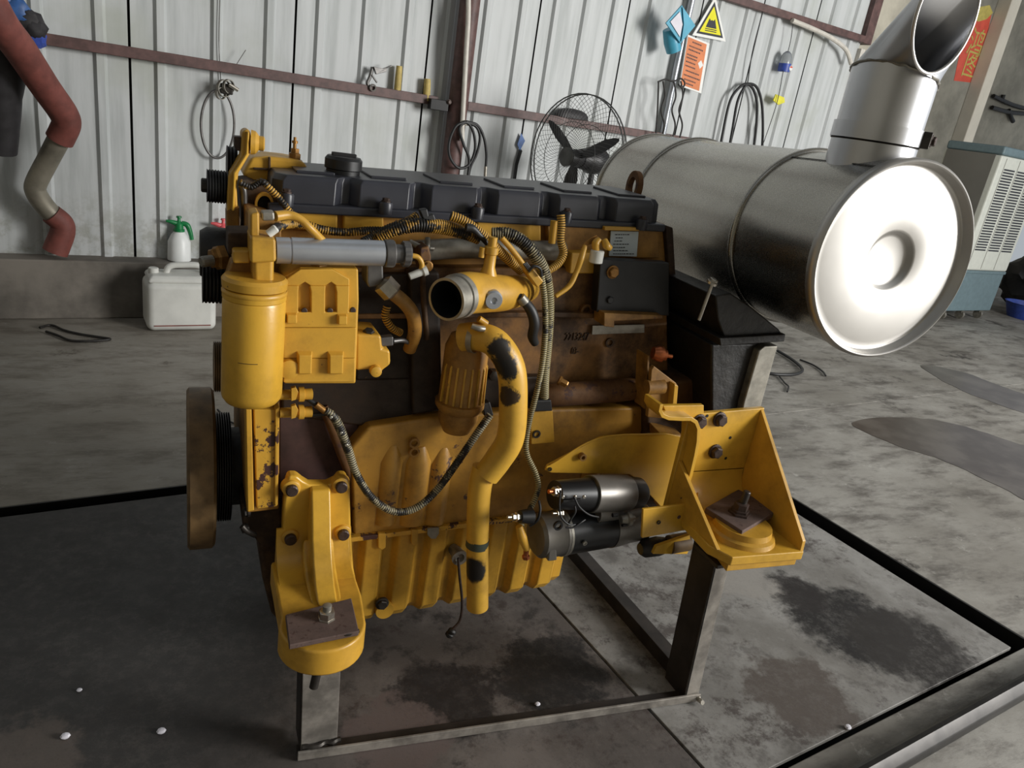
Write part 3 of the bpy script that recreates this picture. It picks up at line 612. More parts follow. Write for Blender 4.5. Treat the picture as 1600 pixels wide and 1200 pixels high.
# --- black control box and plates at the rear of the head
ecm = prism('control_box', [(938, 405), (1046, 411), (1046, 494), (932, 488)], 1.425, .03, 'black', eng, .003)
bolt(ecm, E(957, 425, 1.425), .0125, 'bolt_brass'); bolt(ecm, E(952, 468, 1.427), .009, 'black')
prism('box_bracket', [(944, 489), (1036, 493), (1036, 498), (960, 502), (960, 512), (944, 510)], 1.40, .05, 'yellow_grimy', ecm, .002)
rp = prism('rating_plate', [(955, 361), (998, 362), (995, 401), (952, 400)], 1.479, .004, 'label_white', eng, .0006)
g = Geo()
for k, (a, b) in enumerate(((961, 986), (962, 974), (960, 970), (958, 984), (958, 976), (958, 980), (958, 990))):
    y = 366 + k * 5; x = a
    while x < b - 2: q = random.uniform(1.5, 4); g.prism(pxp([(x, y), (x + q, y), (x + q, y + 1.3), (x, y + 1.3)], 1.4783), (0, -.0004, 0)); x += q + 1.1
put('lettering', g, 'ink', rp)
prism('plate_rail', [(945, 354), (999, 356), (999, 361), (945, 360)], 1.47, .02, 'yellow', eng, .001)
hs = thing('pressure_sensor', E(930, 400, 1.40), parent=eng)
lathe('sensor_can', E(930, 411, 1.40), (0, 0, 1), [(0, .012), (.002, .0155), (.027, .0155), (.029, .013)], 'white_plastic', hs, 28)
for pts in ([(931, 391, 1.40), (931, 380, 1.40), (937, 373, 1.40)], [(944, 376, 1.40), (948, 384, 1.39), (954, 388, 1.39)]):
    hose('sensor_boot', pts, [.008, .009, .006], 'yellow', hs)
for k in range(4): hose('sensor_wire', [(908, 386, 1.41), (918 + k, 376 + k * 1.5, 1.41), (932 + k * 2, 368 + k * 2, 1.41)], .002, 'bolt_brass', hs)
hose('wire_sleeve', [(914, 384, 1.41), (908, 404, 1.40), (901, 424, 1.40), (890, 446, 1.395), (868, 463, 1.39)], [.006, .007, .006, .006, .005], 'yellow', eng)
# --- wiring harness
hose('wiring_loom', [(374, 285, 1.46), (392, 292, 1.46), (408, 284, 1.455), (420, 293, 1.45), (438, 312, 1.45), (452, 330, 1.45), (462, 337, 1.45)], .0065, 'conduit_mixed', eng, .22)
hose('wiring_loom', [(428, 358, 1.38), (445, 351, 1.43), (475, 351, 1.46), (505, 359, 1.465), (540, 363, 1.465), (580, 360, 1.465), (610, 362, 1.45)], .0085, 'conduit_mixed', eng, .2)
hose('wiring_loom', [(566, 378, 1.42), (585, 368, 1.43), (610, 355, 1.43), (635, 346, 1.43), (652, 336, 1.44)], .008, 'conduit_mixed', eng, .2)
hose('wiring_loom', [(590, 372, 1.42), (618, 360, 1.41), (648, 352, 1.405), (672, 353, 1.405), (700, 358, 1.41), (728, 366, 1.41), (748, 374, 1.41)], [.008, .012, .0145, .0145, .013, .012, .011], 'conduit_mixed', eng, .18, seg=16)
hose('wiring_loom', [(665, 350, 1.40), (690, 349, 1.405), (715, 356, 1.41), (740, 366, 1.42)], .008, 'conduit_yellow', eng, .2)
hose('wiring_loom', [(704, 337, 1.40), (722, 344, 1.395), (742, 357, 1.39), (762, 374, 1.39), (780, 392, 1.395), (800, 410, 1.40), (815, 424, 1.41)], [.010, .010, .010, .0105, .011, .011, .010], 'conduit_yellow', eng, .2, seg=14)
hose('loom_end', [(728, 355, 1.375), (738, 357, 1.375), (748, 366, 1.375), (764, 384, 1.38)], [.008, .008, .006, .005], 'rubber', eng)
hose('wiring_loom', [(768, 365, 1.42), (792, 366, 1.41), (812, 375, 1.40), (832, 394, 1.39), (847, 418, 1.385), (854, 440, 1.385)], [.013, .0147, .0147, .0147, .0142, .0135], 'conduit_black', eng, .16, seg=16)
hose('wiring_loom', [(846, 416, 1.386), (855, 448, 1.385), (857, 490, 1.385), (854, 540, 1.39), (850, 585, 1.395), (850, 625, 1.40)], [.0135, .013, .0125, .0125, .0125, .011], 'conduit_pale', eng, .16, seg=16)
hose('wiring_loom', [(846, 430, 1.37), (851, 470, 1.368), (852, 520, 1.37), (847, 570, 1.37), (838, 615, 1.37), (828, 655, 1.37), (822, 690, 1.36), (824, 712, 1.35), (836, 738, 1.335), (841, 762, 1.32), (832, 788, 1.30), (820, 808, 1.285), (814, 822, 1.28)], .0068, 'conduit_pale', eng, .16)
hose('wiring_loom', [(876, 335, 1.43), (877, 352, 1.425), (876, 375, 1.42), (880, 395, 1.42), (872, 412, 1.41), (855, 424, 1.40)], [.009, .009, .0085, .0095, .009, .008], 'conduit_yellow', eng, .18)
hose('breather_stub', [(866, 345, 1.45), (864, 362, 1.45), (862, 380, 1.45)], .008, 'yellow', eng)
hose('wiring_loom', [(784, 372, 1.385), (798, 388, 1.38), (812, 406, 1.375), (824, 424, 1.37)], .006, 'yellow', eng)
cn = prism('connector_block', [(824, 428), (834, 420), (850, 440), (840, 450)], 1.355, .03, 'yellow', eng, .003)
for k in range(3): hose('connector_wire', [(818 + k * 2, 412 - k, 1.36), (824 + k * 2, 420 - k, 1.36), (830 + k * 2, 428 - k, 1.365)], .002, 'rubber', cn)
hose('clip_ring', [(826, 424, 1.35), (834, 416, 1.345), (844, 420, 1.345), (846, 432, 1.35)], .003, 'rubber', cn)
prism('cable_tie_clip', [(655, 328), (668, 326), (670, 336), (678, 334), (682, 344), (676, 352), (668, 350), (660, 340)], 1.40, .015, 'rubber', eng, .003)
hose('rubber_hose', [(806, 462, 1.36), (818, 470, 1.355), (830, 486, 1.35), (835, 505, 1.35), (832, 525, 1.36), (836, 536, 1.37)], [.009, .010, .0115, .0115, .011, .009], 'rubber', eng, seg=16)
lathe('hose_sleeve', E(813, 464, 1.352), (E(830, 486, 1.35) - E(813, 464, 1.352)), [(0, .0105), (.016, .0115)], 'stained_alloy', eng, 16)
hose('solenoid_lead', [(560, 452, 1.40), (556, 440, 1.40)], .004, 'rubber', eng)
for (x, y), (x2, y2) in (((668, 372), (668, 395)), ((640, 378), (676, 388))): hose('injector_line', [(x, y, 1.44), ((x + x2) / 2, (y + y2) / 2 + 3, 1.43), (x2, y2, 1.44)], .006, 'stained_alloy', eng)
prism('grimy_fitting', [(656, 388), (670, 384), (674, 400), (674, 425), (662, 428), (656, 410)], 1.40, .05, 'rusty_yellow', eng, .004)
bolt(eng, E(668, 416, 1.395), .009, 'bolt_brass')
# lower harness from the two yellow plugs
for y in (617, 645):
    c = lathe('yellow_plug', E(437, y, 1.385), (1, 0, .02), [(0, .010), (.035, .0105), (.036, .015), (.046, .015), (.047, .011), (.062, .0115), (.063, .008)], 'yellow', eng, 20)
    prism('plug_latch', [(455, y - 10), (462, y - 12), (466, y - 4), (462, y + 8), (455, y + 10)], 1.365, .01, 'yellow', c, .001)
hose('plug_wire', [(479, 622, 1.385), (492, 631, 1.38), (506, 641, 1.375)], .005, 'rubber', eng); hose('wire_sleeve', [(494, 632, 1.375), (508, 643, 1.372)], .0065, 'bolt_brass', eng)
hose('plug_wire', [(479, 648, 1.385), (495, 648, 1.38), (512, 646, 1.375)], .0045, 'rubber', eng)
hose('wiring_loom', [(508, 641, 1.372), (522, 652, 1.37), (534, 676, 1.37), (545, 706, 1.37), (556, 738, 1.365), (576, 772, 1.36), (602, 794, 1.355), (628, 800, 1.355), (656, 790, 1.355), (684, 764, 1.36), (712, 726, 1.36), (742, 682, 1.365), (766, 648, 1.365)], [.008, .0095, .010, .0095, .0085, .0085, .0085, .0085, .0085, .0088, .0088, .0088, .0088], 'conduit_black', eng, .12, seg=14)
for x, y in ((517, 652), (533, 676), (541, 695)): bolt(eng, E(x, y, 1.358), .003, 'zinc', flange=False)
prism('loom_clip', [(752, 632), (766, 628), (772, 650), (758, 652)], 1.385, .02, 'black_grease', eng, .003)
lathe('block_plug', E(768, 583, 1.46), (0, -1, 0), [(0, .014), (.02, .013), (.022, .009)], 'dark_steel', eng, 6)
prism('loom_bracket', [(828, 643), (864, 641), (867, 692), (830, 695)], 1.395, .012, 'yellow', eng, .003)
ring(eng, E(838, 678, 1.394), (0, -1, 0), .010, .003, 'dark_steel', 'bracket_hole'); prism('loom_boot', [(834, 626), (862, 625), (864, 643), (830, 644)], 1.385, .03, 'rubber', eng, .004)
bolt(eng, E(875, 595, 1.42), .009, 'bolt_brass', (1, -.5, -.4), h=.02)
# --- front engine mount
fm = prism('front_mount', [(447, 756), (451, 744), (464, 744), (474, 752), (484, 758), (512, 758), (524, 752), (530, 744), (542, 744), (547, 756), (549, 835), (553, 890), (562, 935), (440, 940), (441, 850), (443, 790)], 1.378, .03, 'yellow_clean', eng, .006)
for x, y in ((455, 762), (532, 757), (453, 838), (535, 831)):
    p = E(x, y, 1.378); lathe('mount_boss', p + Vector((0, .01, 0)), (0, -1, 0), [(0, .021), (.016, .018), (.018, .015)], 'yellow', fm, 24)
    bolt(fm, p + Vector((0, -.007, 0)), .0125, 'bolt_dark', h=.011, flange=False)
xa, xb = E(487, 800, 1.34).x, E(518, 800, 1.34).x
rib = [(1.39, .515), (1.362, .512), (1.340, .470), (1.318, .42), (1.290, .382), (1.255, .352), (1.21, .335), (1.39, .335)]
put('mount_rib', Geo().loft([[Vector((x, y, z)) for y, z in rib] for x in (xa, xb)]), 'yellow_clean', fm, .005)
put('mount_fillet', Geo().loft([[Vector((x, y, z)) for y, z in [(1.36, .40), (1.33, .365), (1.29, .345), (1.22, .332), (1.36, .332)]] for x in (xa - .012, xb + .012)]), 'yellow_clean', fm, .012, seg=3)
fc = Vector((.246, 1.168, 0))
sl = [Vector((.172, 1.385, .300)), Vector((.172, 1.20, .300))] + [fc + Vector((.082 * math.cos(a), .082 * math.sin(a), .275)) for a in [R(180 + 10 * k) for k in range(19)]] + [Vector((.336, 1.24, .300)), Vector((.336, 1.385, .300))]
sl = [Vector((p.x, p.y, .275)) for p in sl]
put('mount_foot', Geo().prism(sl, (0, 0, .058)), 'yellow', fm, .006)
mwp = [Vector((0, 1.385, .415))] + [Vector((0, 1.296 + .082 * math.cos(q), .415 - .082 * math.sin(q))) for q in [R(9 * k) for k in range(11)]] + [Vector((0, 1.385, .33))]
put('mount_web', Geo().loft([[v + Vector((x_, 0, 0)) for v in mwp] for x_ in (.180, .332)]), 'yellow_clean', fm, .004, smooth=50)
ip_ = Geo(); ipts = [G(x, y, .352) for x, y in [(446, 960), (549, 934), (561, 986), (452, 1008)]]
ip_.prism(ipts, (0, 0, -.011)); ipl = put('clamp_plate', ip_, 'rust_plate', fm, .002)
put('torn_edge', Geo().tube([G(452 + 109 * t, 1007 - 21 * t + random.uniform(-1.5, 1.5), .348) for t in [k / 14 for k in range(15)]], .004, 6, sub=2), 'dark_steel', ipl)
pb = G(510, 966, .352); lathe('clamp_nut', pb, (0, 0, 1), [(0, .017), (.003, .0165), (.0035, .0155), (.017, .0155), (.019, .012)], 'zinc', ipl, 6)
lathe('clamp_stud', pb, (0, 0, 1), [(0, .0085), (.03, .0085), (.031, .007)], 'stained_alloy', ipl, 16)
put('stud_tail', Geo().cyl(E(498, 1040, 1.13), E(490, 1074, 1.125), .0085, 14), 'dark_steel', ipl)
# --- flywheel housing
lathe('flywheel_housing', (1.075, 1.62, .50), (1, 0, 0), [(0, .15), (0, .235), (.012, .25), (.085, .27), (.13, .275), (.13, .1)], 'yellow_brown', eng, 64)
prism('housing_wall', [(1010, 600), (1120, 590), (1120, 760), (1010, 780)], 1.40, .2, 'yellow_brown', eng, .01)
lathe('sensor_fitting', E(1020, 551, 1.37), (1, -.25, -.1), [(0, .014), (.012, .019), (.024, .019), (.026, .013), (.034, .013), (.035, .005), (.05, .005)], 'copper', eng, 20)
lb = prism('housing_lug', [(1018, 578), (1022, 572), (1056, 598), (1060, 604), (1056, 652), (1048, 655), (1012, 652)], 1.345, .012, 'yellow_grimy', eng, .002)
prism('lug_edge', [(1054, 600), (1060, 603), (1056, 652), (1049, 652)], 1.325, .03, 'yellow', lb, .002)
prism('lug_edge', [(1012, 556), (1015, 556), (1012, 640), (1008, 640)], 1.37, .05, 'yellow_grimy', lb, .001)
put('lug_tube', Geo().lathe(E(1010, 605, 1.35), (1, -.1, .08), [(0, .012), (0, .018), (.045, .018), (.045, .012)], 20), 'yellow_grimy', lb)
put('dark_fill_box', Geo().prism(pxp([(1048, 440), (1085, 445), (1105, 500), (1150, 530), (1160, 560), (1150, 640), (1095, 645), (1048, 560)], 1.52), (0, .25, 0)), 'black_grease', eng, .015)  # dark box added to fill the dark space between cover and muffler
# --- starter shield bracket
sb = prism('starter_shield', [(852, 735), (855, 727), (938, 683), (950, 681), (1040, 677), (1064, 682), (1066, 760), (1040, 800), (990, 745), (984, 741), (862, 739)], 1.335, .006, 'yellow_clean', eng, .0015)
put('shield_lip', Geo().tube(pxp([(860, 727), (938, 684), (1040, 678)], 1.332), .002, 8), 'yellow_clean', sb)
put('shield_wing', Geo().prism(pxp([(1030, 676), (1066, 680), (1066, 790), (1030, 795)], 1.341), (.02, .12, 0)), 'yellow_grimy', sb, .002)
lathe('shield_stud', E(908, 712, 1.335), (0, -1, 0), [(0, .009), (.012, .009), (.012, .005), (.002, .004)], 'yellow_grimy', sb, 16)
ring(sb, E(859, 733, 1.334), (0, -1, 0), .005, .002, 'dark_steel', 'shield_hole')
# --- rear engine mount
rx0, rx1 = 1.035, 1.262; ry1 = 1.225; ry0 = 1.005; rz0, rz1 = .470, .738
rm = put('rear_mount', Geo().prism([Vector((rx0 + .01, ry1, rz0)), Vector((rx1, ry1, rz0)), Vector((rx1, ry1, rz1)), Vector((rx0 + .01, ry1, rz1 - .012))], (0, .014, 0)), 'yellow_clean', eng, .003)
put('base_plate', Geo().prism([Vector((rx0 + .02, ry1 + .01, rz0)), Vector((rx0 + .005, ry0 + .05, rz0)), Vector((rx0 + .03, ry0, rz0)), Vector((rx1 - .005, ry0 - .012, rz0)), Vector((rx1, ry0 + .02, rz0)), Vector((rx1, ry1 + .01, rz0))], (0, 0, .022)), 'yellow_clean', rm, .003)
put('base_skirt', Geo().prism([Vector((rx0 + .03, ry0 + .006, rz0 - .018)), Vector((rx1 - .01, ry0 - .004, rz0 - .018)), Vector((rx1 - .02, ry0 + .09, rz0 - .018)), Vector((rx0 + .05, ry0 + .10, rz0 - .018))], (0, 0, .02)), 'yellow', rm, .002)
put('gusset', Geo().prism([Vector((rx1 - .012, ry1, rz1 - .004)), Vector((rx1 - .012, ry0 - .005, rz0 + .045)), Vector((rx1 - .012, ry0 - .008, rz0 + .01)), Vector((rx1 - .012, ry1, rz0 + .01))], (.010, 0, 0)), 'yellow', rm, .0015)
put('gusset', Geo().prism([Vector((rx0 + .012, ry1, rz0 + .14)), Vector((rx0 + .012, ry0 + .03, rz0 + .022)), Vector((rx0 + .012, ry1, rz0 + .01))], (.010, 0, 0)), 'yellow', rm, .0015)
cf = [Vector((rx0 + .02, ry1, rz0 + .11))] + [Vector((rx0 + .02, ry1 - .085 + .085 * math.cos(a), rz0 + .107 - .085 * math.sin(a))) for a in [R(9 * k) for k in range(11)]] + [Vector((rx0 + .02, ry1, rz0 + .01))]
put('curved_web', Geo().prism(cf, (rx1 - rx0 - .032, 0, 0)), 'yellow_clean', rm, .001, smooth=50)
def strip(name, pts, Y0, dep, th, mat, parent, bevel=.001):
    P_ = pxp(pts, Y0); out = []; n_ = len(P_); up = []; dn = []
    for i in range(n_):
        t = (P_[min(i + 1, n_ - 1)] - P_[max(i - 1, 0)]); nrm = Vector((-t.z, 0, t.x)).normalized() * th / 2; up.append(P_[i] + nrm); dn.append(P_[i] - nrm)
    return put(name, Geo().prism(up + dn[::-1], (0, dep, 0)), mat, parent, bevel, smooth=50)
strip('mount_edge', [(1034, 632), (1032, 642), (1036, 650), (1046, 654), (1066, 655), (1080, 655), (1088, 660), (1092, 670), (1091, 690), (1087, 712), (1080, 742), (1077, 752)], 1.19, .06, .009, 'yellow_clean', rm)
put('mount_flange', Geo().prism(pxp([(1036, 634), (1100, 633), (1100, 662), (1080, 654), (1042, 650)], 1.2235), (0, .012, 0)), 'yellow_clean', rm, .002)
for x, y in ((1092, 658), (1124, 655), (1117, 705)): bolt(rm, E(x, y, 1.224), .0145, 'bolt_dark', h=.015)
for x, y in ((1105, 650), (1141, 684), (1134, 716)): lathe('drilled_hole', E(x, y, 1.2245), (0, -1, 0), [(0, .004), (.0006, .0035)], 'cavity', rm, 12)
lathe('mount_disc', Vector((1.152, 1.085, rz0 + .02)), (0, 0, 1), [(0, .078), (.012, .074), (.016, .066), (.03, .064)], 'yellow', rm, 48)
bp = Geo(); bpts = [G(x, y, .528) for x, y in [(1102, 793), (1154, 764), (1216, 797), (1160, 830)]]
cpl = put('clamp_plate', bp.prism(bpts, (0, 0, -.014)), 'rust_plate', rm, .0025)
rb_ = G(1155, 802, .528); lathe('clamp_nut', rb_, (0, 0, 1), [(0, .026), (.005, .026), (.006, .021), (.011, .021), (.012, .017), (.026, .017), (.028, .012)], 'bolt_dark', cpl, 6)
lathe('clamp_stud', rb_, (.1, 0, 1), [(0, .0085), (.055, .0085), (.057, .007)], 'dark_steel', cpl, 14)
# front lip bracket beside the starter
lipb = prism('lip_bracket', [(1005, 796), (1082, 787), (1085, 826), (1003, 841)], 1.165, .007, 'yellow_clean', eng, .0015)
put('lip_return', Geo().loft([[E(1083, 787, 1.168), E(1083, 828, 1.168), E(1083, 828, 1.175), E(1083, 787, 1.175)], [E(1091, 778, 1.19), E(1090, 818, 1.19), E(1088, 818, 1.196), E(1089, 778, 1.196)], [E(1091, 755, 1.24), E(1089, 790, 1.24), E(1086, 790, 1.24), E(1088, 755, 1.24)]]), 'yellow_clean', lipb, .001)
ring(lipb, E(1029, 816, 1.164), (0, -1, 0), .005, .002, 'dark_steel', 'bracket_hole'); lathe('drilled_hole', E(1061, 808, 1.1648), (0, -1, 0), [(0, .005), (.0006, .004)], 'primer', lipb, 12)
lowb = prism('lower_clip', [(1020, 866), (1026, 854), (1078, 836), (1080, 852), (1074, 866)], 1.20, .01, 'yellow_clean', eng, .0015)
put('pinion_boss', Geo().cyl(E(1046, 851, 1.215), E(1074, 846, 1.215), .023, 24), 'damper', eng)
put('pinion_nose', Geo().lathe(E(1000, 858, 1.23), (1, 0, .05), [(0, .014), (.012, .022), (.05, .024), (.07, .02)], 20), 'black_grease', eng)
# --- starter motor
s0 = E(836, 838, 1.272); s1 = E(1002, 812, 1.290); sd = s1 - s0; SL = sd.length; sm = thing('starter_motor', s0 - Vector((0, 0, .05)), parent=eng)
lathe('end_frame', s0, sd, [(0, .026), (.001, .043), (.008, .051), (.058, .0535), (.060, .055), (.066, .055)], 'starter_grey', sm, 48)
lathe('motor_barrel', s0 + sd * (.066 / SL), sd, [(0, .0535), (SL * .44, .0535)], 'starter_black', sm, 48)
lathe('band', s0 + sd * (.067 / SL), sd, [(0, .0548), (.006, .0548)], 'stained_alloy', sm, 48, cap=False)
lathe('drive_housing', s0 + sd * (.066 / SL + .44), sd, [(0, .055), (.02, .0545), (.05, .051), (SL * .33, .050), (SL * .36, .042)], 'starter_grey', sm, 48)
ring(sm, E(913, 848, 1.222), (0, -1, .0), .0055, .004, 'stained_alloy', 'screw_ring'); bolt(sm, E(913, 848, 1.222), .003, 'zinc', flange=False)
prism('through_boss', [(858, 858), (870, 857), (871, 876), (856, 878)], 1.222, .03, 'starter_grey', sm, .004)
v0 = E(866, 773, 1.252); v1 = E(1004, 770, 1.280); vd = v1 - v0; VL = vd.length
lathe('solenoid_cap', v0, vd, [(0, .022), (.001, .032), (.05, .035), (VL * .36, .038), (VL * .37, .042)], 'starter_black', sm, 40)
lathe('solenoid_body', v0 + vd * .37, vd, [(0, .041), (.002, .0435), (VL * .42, .0435), (VL * .44, .041)], 'starter_grey', sm, 48)
lathe('solenoid_nose', v0 + vd * .81, vd, [(0, .041), (VL * .14, .037), (VL * .19, .026), (VL * .195, .004)], 'dark_steel', sm, 40)
hose('solenoid_saddle', [(930, 800, 1.262), (960, 796, 1.265), (992, 792, 1.27)], .026, 'starter_grey', sm, seg=16)
for x, y, mat, r in ((862, 768, 'copper', .006), (868, 802, 'zinc', .004)):
    p = E(x, y, 1.225); lathe('terminal_stud', p, vd, [(-.008, r * .8), (.02, r * .8)], mat, sm, 14); lathe('terminal_nut', p, vd, [(.004, r * 1.7), (.014, r * 1.7), (.0145, r * 2), (.018, r * 2)], 'zinc', sm, 6)
p = E(800, 808, 1.235); lathe('earth_stud', p, vd, [(-.012, .004), (.03, .004)], 'zinc', sm, 12); lathe('earth_nut', p, vd, [(0, .008), (.008, .008), (.009, .0105), (.012, .0105), (.014, .0085), (.02, .0085)], 'zinc', sm, 6)
lathe('earth_boss', p + vd * (.02 / VL), vd, [(0, .014), (.03, .018)], 'starter_black', sm, 20)
for k, (x, y) in enumerate(((912, 776), (898, 776), (879, 776))): bolt(sm, E(x, y, 1.212), .004, 'zinc', flange=False)
put('cap_bar', Geo().box(E(893, 782, 1.215), (.045, .006, .006)), 'starter_black', sm, .001)
for pts in ([(876, 766, 1.215), (874, 790, 1.208), (877, 808, 1.205), (890, 820, 1.205), (905, 818, 1.212)], [(897, 776, 1.208), (905, 792, 1.205), (920, 804, 1.208), (935, 808, 1.215)], [(898, 790, 1.208), (899, 800, 1.205), (893, 810, 1.205), (887, 820, 1.207)], [(884, 824, 1.208), (896, 824, 1.205), (908, 816, 1.207), (914, 812, 1.212)]):
    hose('control_wire', pts, .0022, 'rubber', sm)
hose('control_wire', [(842, 782, 1.25), (844, 796, 1.24), (840, 812, 1.235), (828, 822, 1.24)], .003, 'rubber', sm)
ring(sm, E(871, 820, 1.212), (0, -1, 0), .011, .006, 'starter_black', 'cable_eye')
lathe('relay_plug', E(970, 812, 1.222), (1, -.1, .1), [(0, .010), (.014, .012), (.016, .017), (.024, .017), (.026, .01), (.034, .008)], 'stained_alloy', sm, 20)
for x, y in ((957, 805), (972, 820)): lathe('relay_terminal', E(x, y, 1.215), (1, 0, 0), [(0, .005), (.012, .005)], 'starter_black', sm, 12)
yb = hose('battery_boot', [(811, 822, 1.262), (816, 840, 1.258), (823, 858, 1.256)], [.0075, .011, .008], 'yellow', eng)
lathe('cable_lug', E(822, 860, 1.254), (.15, 0, -1), [(0, .006), (.012, .0062), (.014, .009), (.022, .009), (.024, .005)], 'copper', yb, 6)

# ================================================================== ENGINE STAND
sf = G(500, 1186); sr = G(1086, 1097)
stand = thing('engine_stand', (.7, 1.4, 0), 'welded steel angle stand carrying the yellow engine', 'stand')
def bar(name, p0, p1, w, h, mat, up=(0, 0, 1), bev=.0015, off=(0, 0)):
    p0 = Vector(p0); p1 = Vector(p1); d_ = (p1 - p0).normalized(); u_ = Vector(up); u_ = (u_ - d_ * u_.dot(d_)).normalized(); s_ = d_.cross(u_)
    q = [s_ * (a * w / 2) + u_ * (b * h / 2) for a, b in ((-1, -1), (1, -1), (1, 1), (-1, 1))]
    return put(name, Geo().loft([[p0 + k for k in q], [p1 + k for k in q]]), mat, stand, bev)
zf = .003
lt = Vector((E(503, 1040, 1.16).x, 1.168, .272))
bar('post', Vector((sf.x, sf.y + .02, zf + .01)), lt, .074, .006, 'stand_steel', (0, 1, 0))
bar('post_side', Vector((sf.x - .036, sf.y + .05, zf + .01)), lt + Vector((-.036, .03, 0)), .006, .06, 'stand_dark', (0, 1, 0))
put('weld', Geo().tube([Vector((sf.x - .035 + .0775 * k / 9, sf.y + .012 + random.uniform(-.003, .003), zf + .024)) for k in range(10)], .006, 7, sub=2), 'dark_steel', stand)
frA = Vector((sf.x - .045, sf.y + .006, zf + .011)); frB = Vector((sr.x + .01, sr.y, zf + .011))
bar('front_rail', frA, frB, .006, .022, 'stand_steel')
bar('front_rail_foot', frA + Vector((0, .018, -.008)), frB + Vector((0, .018, -.008)), .036, .005, 'stand_dark')
rt = Vector((1.152, 1.085, rz0 - .020))
rt2 = Vector((E(1128, 868, 1.09).x, 1.09, rt.z))
pc0 = G(1068, 1098); pc1 = Vector((E(1120, 868, pc0.y).x, pc0.y, rz0 - .020))
def angle_post(name, w0, d0, mat):
    g_ = Geo(); g_.loft([[p + Vector((a_, b_, 0)) for a_, b_ in ((0, 0), (w0, 0), (w0, d0), (0, d0))] for p in (pc0 + Vector((0, 0, zf)), pc1)]); return put(name, g_, mat, stand, .0015)
angle_post('post', .006, .085, 'stand_dark'); angle_post('post_side', .042, .006, 'stand_steel')  # one angle iron: shade coloured into the left flange, light into the front
put('head_plate', Geo().box((rt.x - .01, 1.08, rz0 - .024), (.16, .09, .010)), 'dark_steel', stand, .002)
put('weld', Geo().tube([Vector((sr.x + .004, sr.y - .02 + .004 * k, zf + .012 + random.uniform(-.003, .003))) for k in range(6)], .006, 7, sub=2), 'zinc', stand)
e0 = G(1062, 1062, 0); e1 = G(898, 872, 0)
dr = (e1 - e0).normalized(); bar('side_rail', e0 - dr * .03 + Vector((0, 0, zf + .02)), e0 + dr * 1.0 + Vector((0, 0, zf + .02)), .042, .040, 'stand_dark')
f0 = G(470, 1180)
f0 = f0 + Vector((.1, 0, 0))
bar('rear_rail', e0 + dr * 1.0 + Vector((0, 0, zf + .02)), f0 + dr * 1.0 + Vector((0, 0, zf + .012)), .04, .036, 'stand_dark')
for q, zt_ in ((e0 + dr * .98, .30), (f0 + dr * .98, .26)): bar('rear_post', q + Vector((0, 0, zf + .03)), Vector((q.x, q.y, zt_ + .02)), .05, .05, 'stand_dark', (0, 1, 0))

# ================================================================== MUFFLER
c0 = Vector((1.412, 1.1354, 1.1206)); yaw, pit = R(85.94), R(-1.75); MA = Vector((math.cos(yaw) * math.cos(pit), math.sin(yaw) * math.cos(pit), math.sin(pit)))
RM = .2155
muf = thing('muffler', c0 + MA * .5 - Vector((0, 0, .22)), 'large cylindrical steel muffler with upturned outlet pipe behind the engine', 'muffler')
put('shell', Geo().lathe(c0, MA, [(.004, RM - .004), (1.086, RM - .004), (1.09, .15)], 128, cap=False), 'muffler_steel', muf, smooth=50)
put('end_cap', Geo().lathe(c0, MA, [(.020, .0001), (.021, .050), (.018, .057), (.010, .063), (.007, .069), (.007, .12), (.009, .185), (.012, .199), (.010, .2035), (-.007, .2065), (-.010, .211), (-.006, .2165), (.012, .2175), (.016, RM - .004)], 128, cap=False), 'muffler_cap', muf, smooth=60)
for t in (.2914, .817, 1.082): put('seam_bead', Geo().lathe(c0, MA, [(t - .007, RM - .004), (t - .005, RM + .002), (t, RM + .004), (t + .005, RM + .002), (t + .007, RM - .004)], 128, cap=False), 'muffler_steel', muf, smooth=60)
mu = MA.cross(Vector((0, 0, 1))).normalized(); mw = mu.cross(MA)
sa = R(118); sp_ = lambda t, a, r: c0 + MA * t + (mu * math.cos(a) + mw * math.sin(a)) * r
put('seam', Geo().loft([[sp_(t, sa - .008, RM - .003), sp_(t, sa, RM - .0015), sp_(t, sa + .008, RM - .003)] for t in (.02, .285)], cap=False, closed=False), 'dark_steel', muf)
# outlet: stub, clamp, mitred pipe with a slanted mouth
ob = c0 + MA * .135; OR = .090
ob = Vector((E(1362, 235, ob.y).x, ob.y, c0.z + .165))
put('outlet_stub', Geo().lathe(ob, (0, 0, 1), [(0, OR), (.075, OR), (.075, OR - .003), (0, OR - .003)], 64, cap=False), 'pipe_steel', muf)
cz = .072
cl = put('band_clamp', Geo().lathe(ob + Vector((0, 0, cz)), (0, 0, 1), [(0, OR), (0, OR + .004), (.034, OR + .004), (.034, OR)], 64, cap=False), 'pipe_steel', muf)
put('clamp_wire', Geo().lathe(ob + Vector((0, 0, cz - .004)), (0, 0, 1), [(0, OR), (.002, OR + .003), (.004, OR)], 64, cap=False), 'dark_steel', cl)
cb = ob + Vector((.058, -.073, cz + .017)); put('clamp_block', Geo().box(cb, (.042, .03, .034), Matrix.Rotation(R(40), 3, 'Z')), 'dark_steel', cl, .002)
bolt(cl, cb + Vector((.006, -.016, 0)), .010, 'bolt_dark', (.5, -.85, 0))
NS = 64
ECX, ECY, EA, EB, EVX, EVY, EUX, EUY = 1478.4, 23.4, 99.4, 46.1, .342, -.94, -.94, -.342
rn = Vector((.22, -.95, -.15)).normalized(); mo_ = E(1453, 119, 1.175)
def rim_pt(x, y): r = ray(x, y); return CAM + r * ((mo_ - CAM).dot(rn) / r.dot(rn))
mitp = E(1385, 114, ob.y); mn = Vector((-.05, .25, 1)).normalized(); mn = Vector((.22, .06, 1)).normalized()
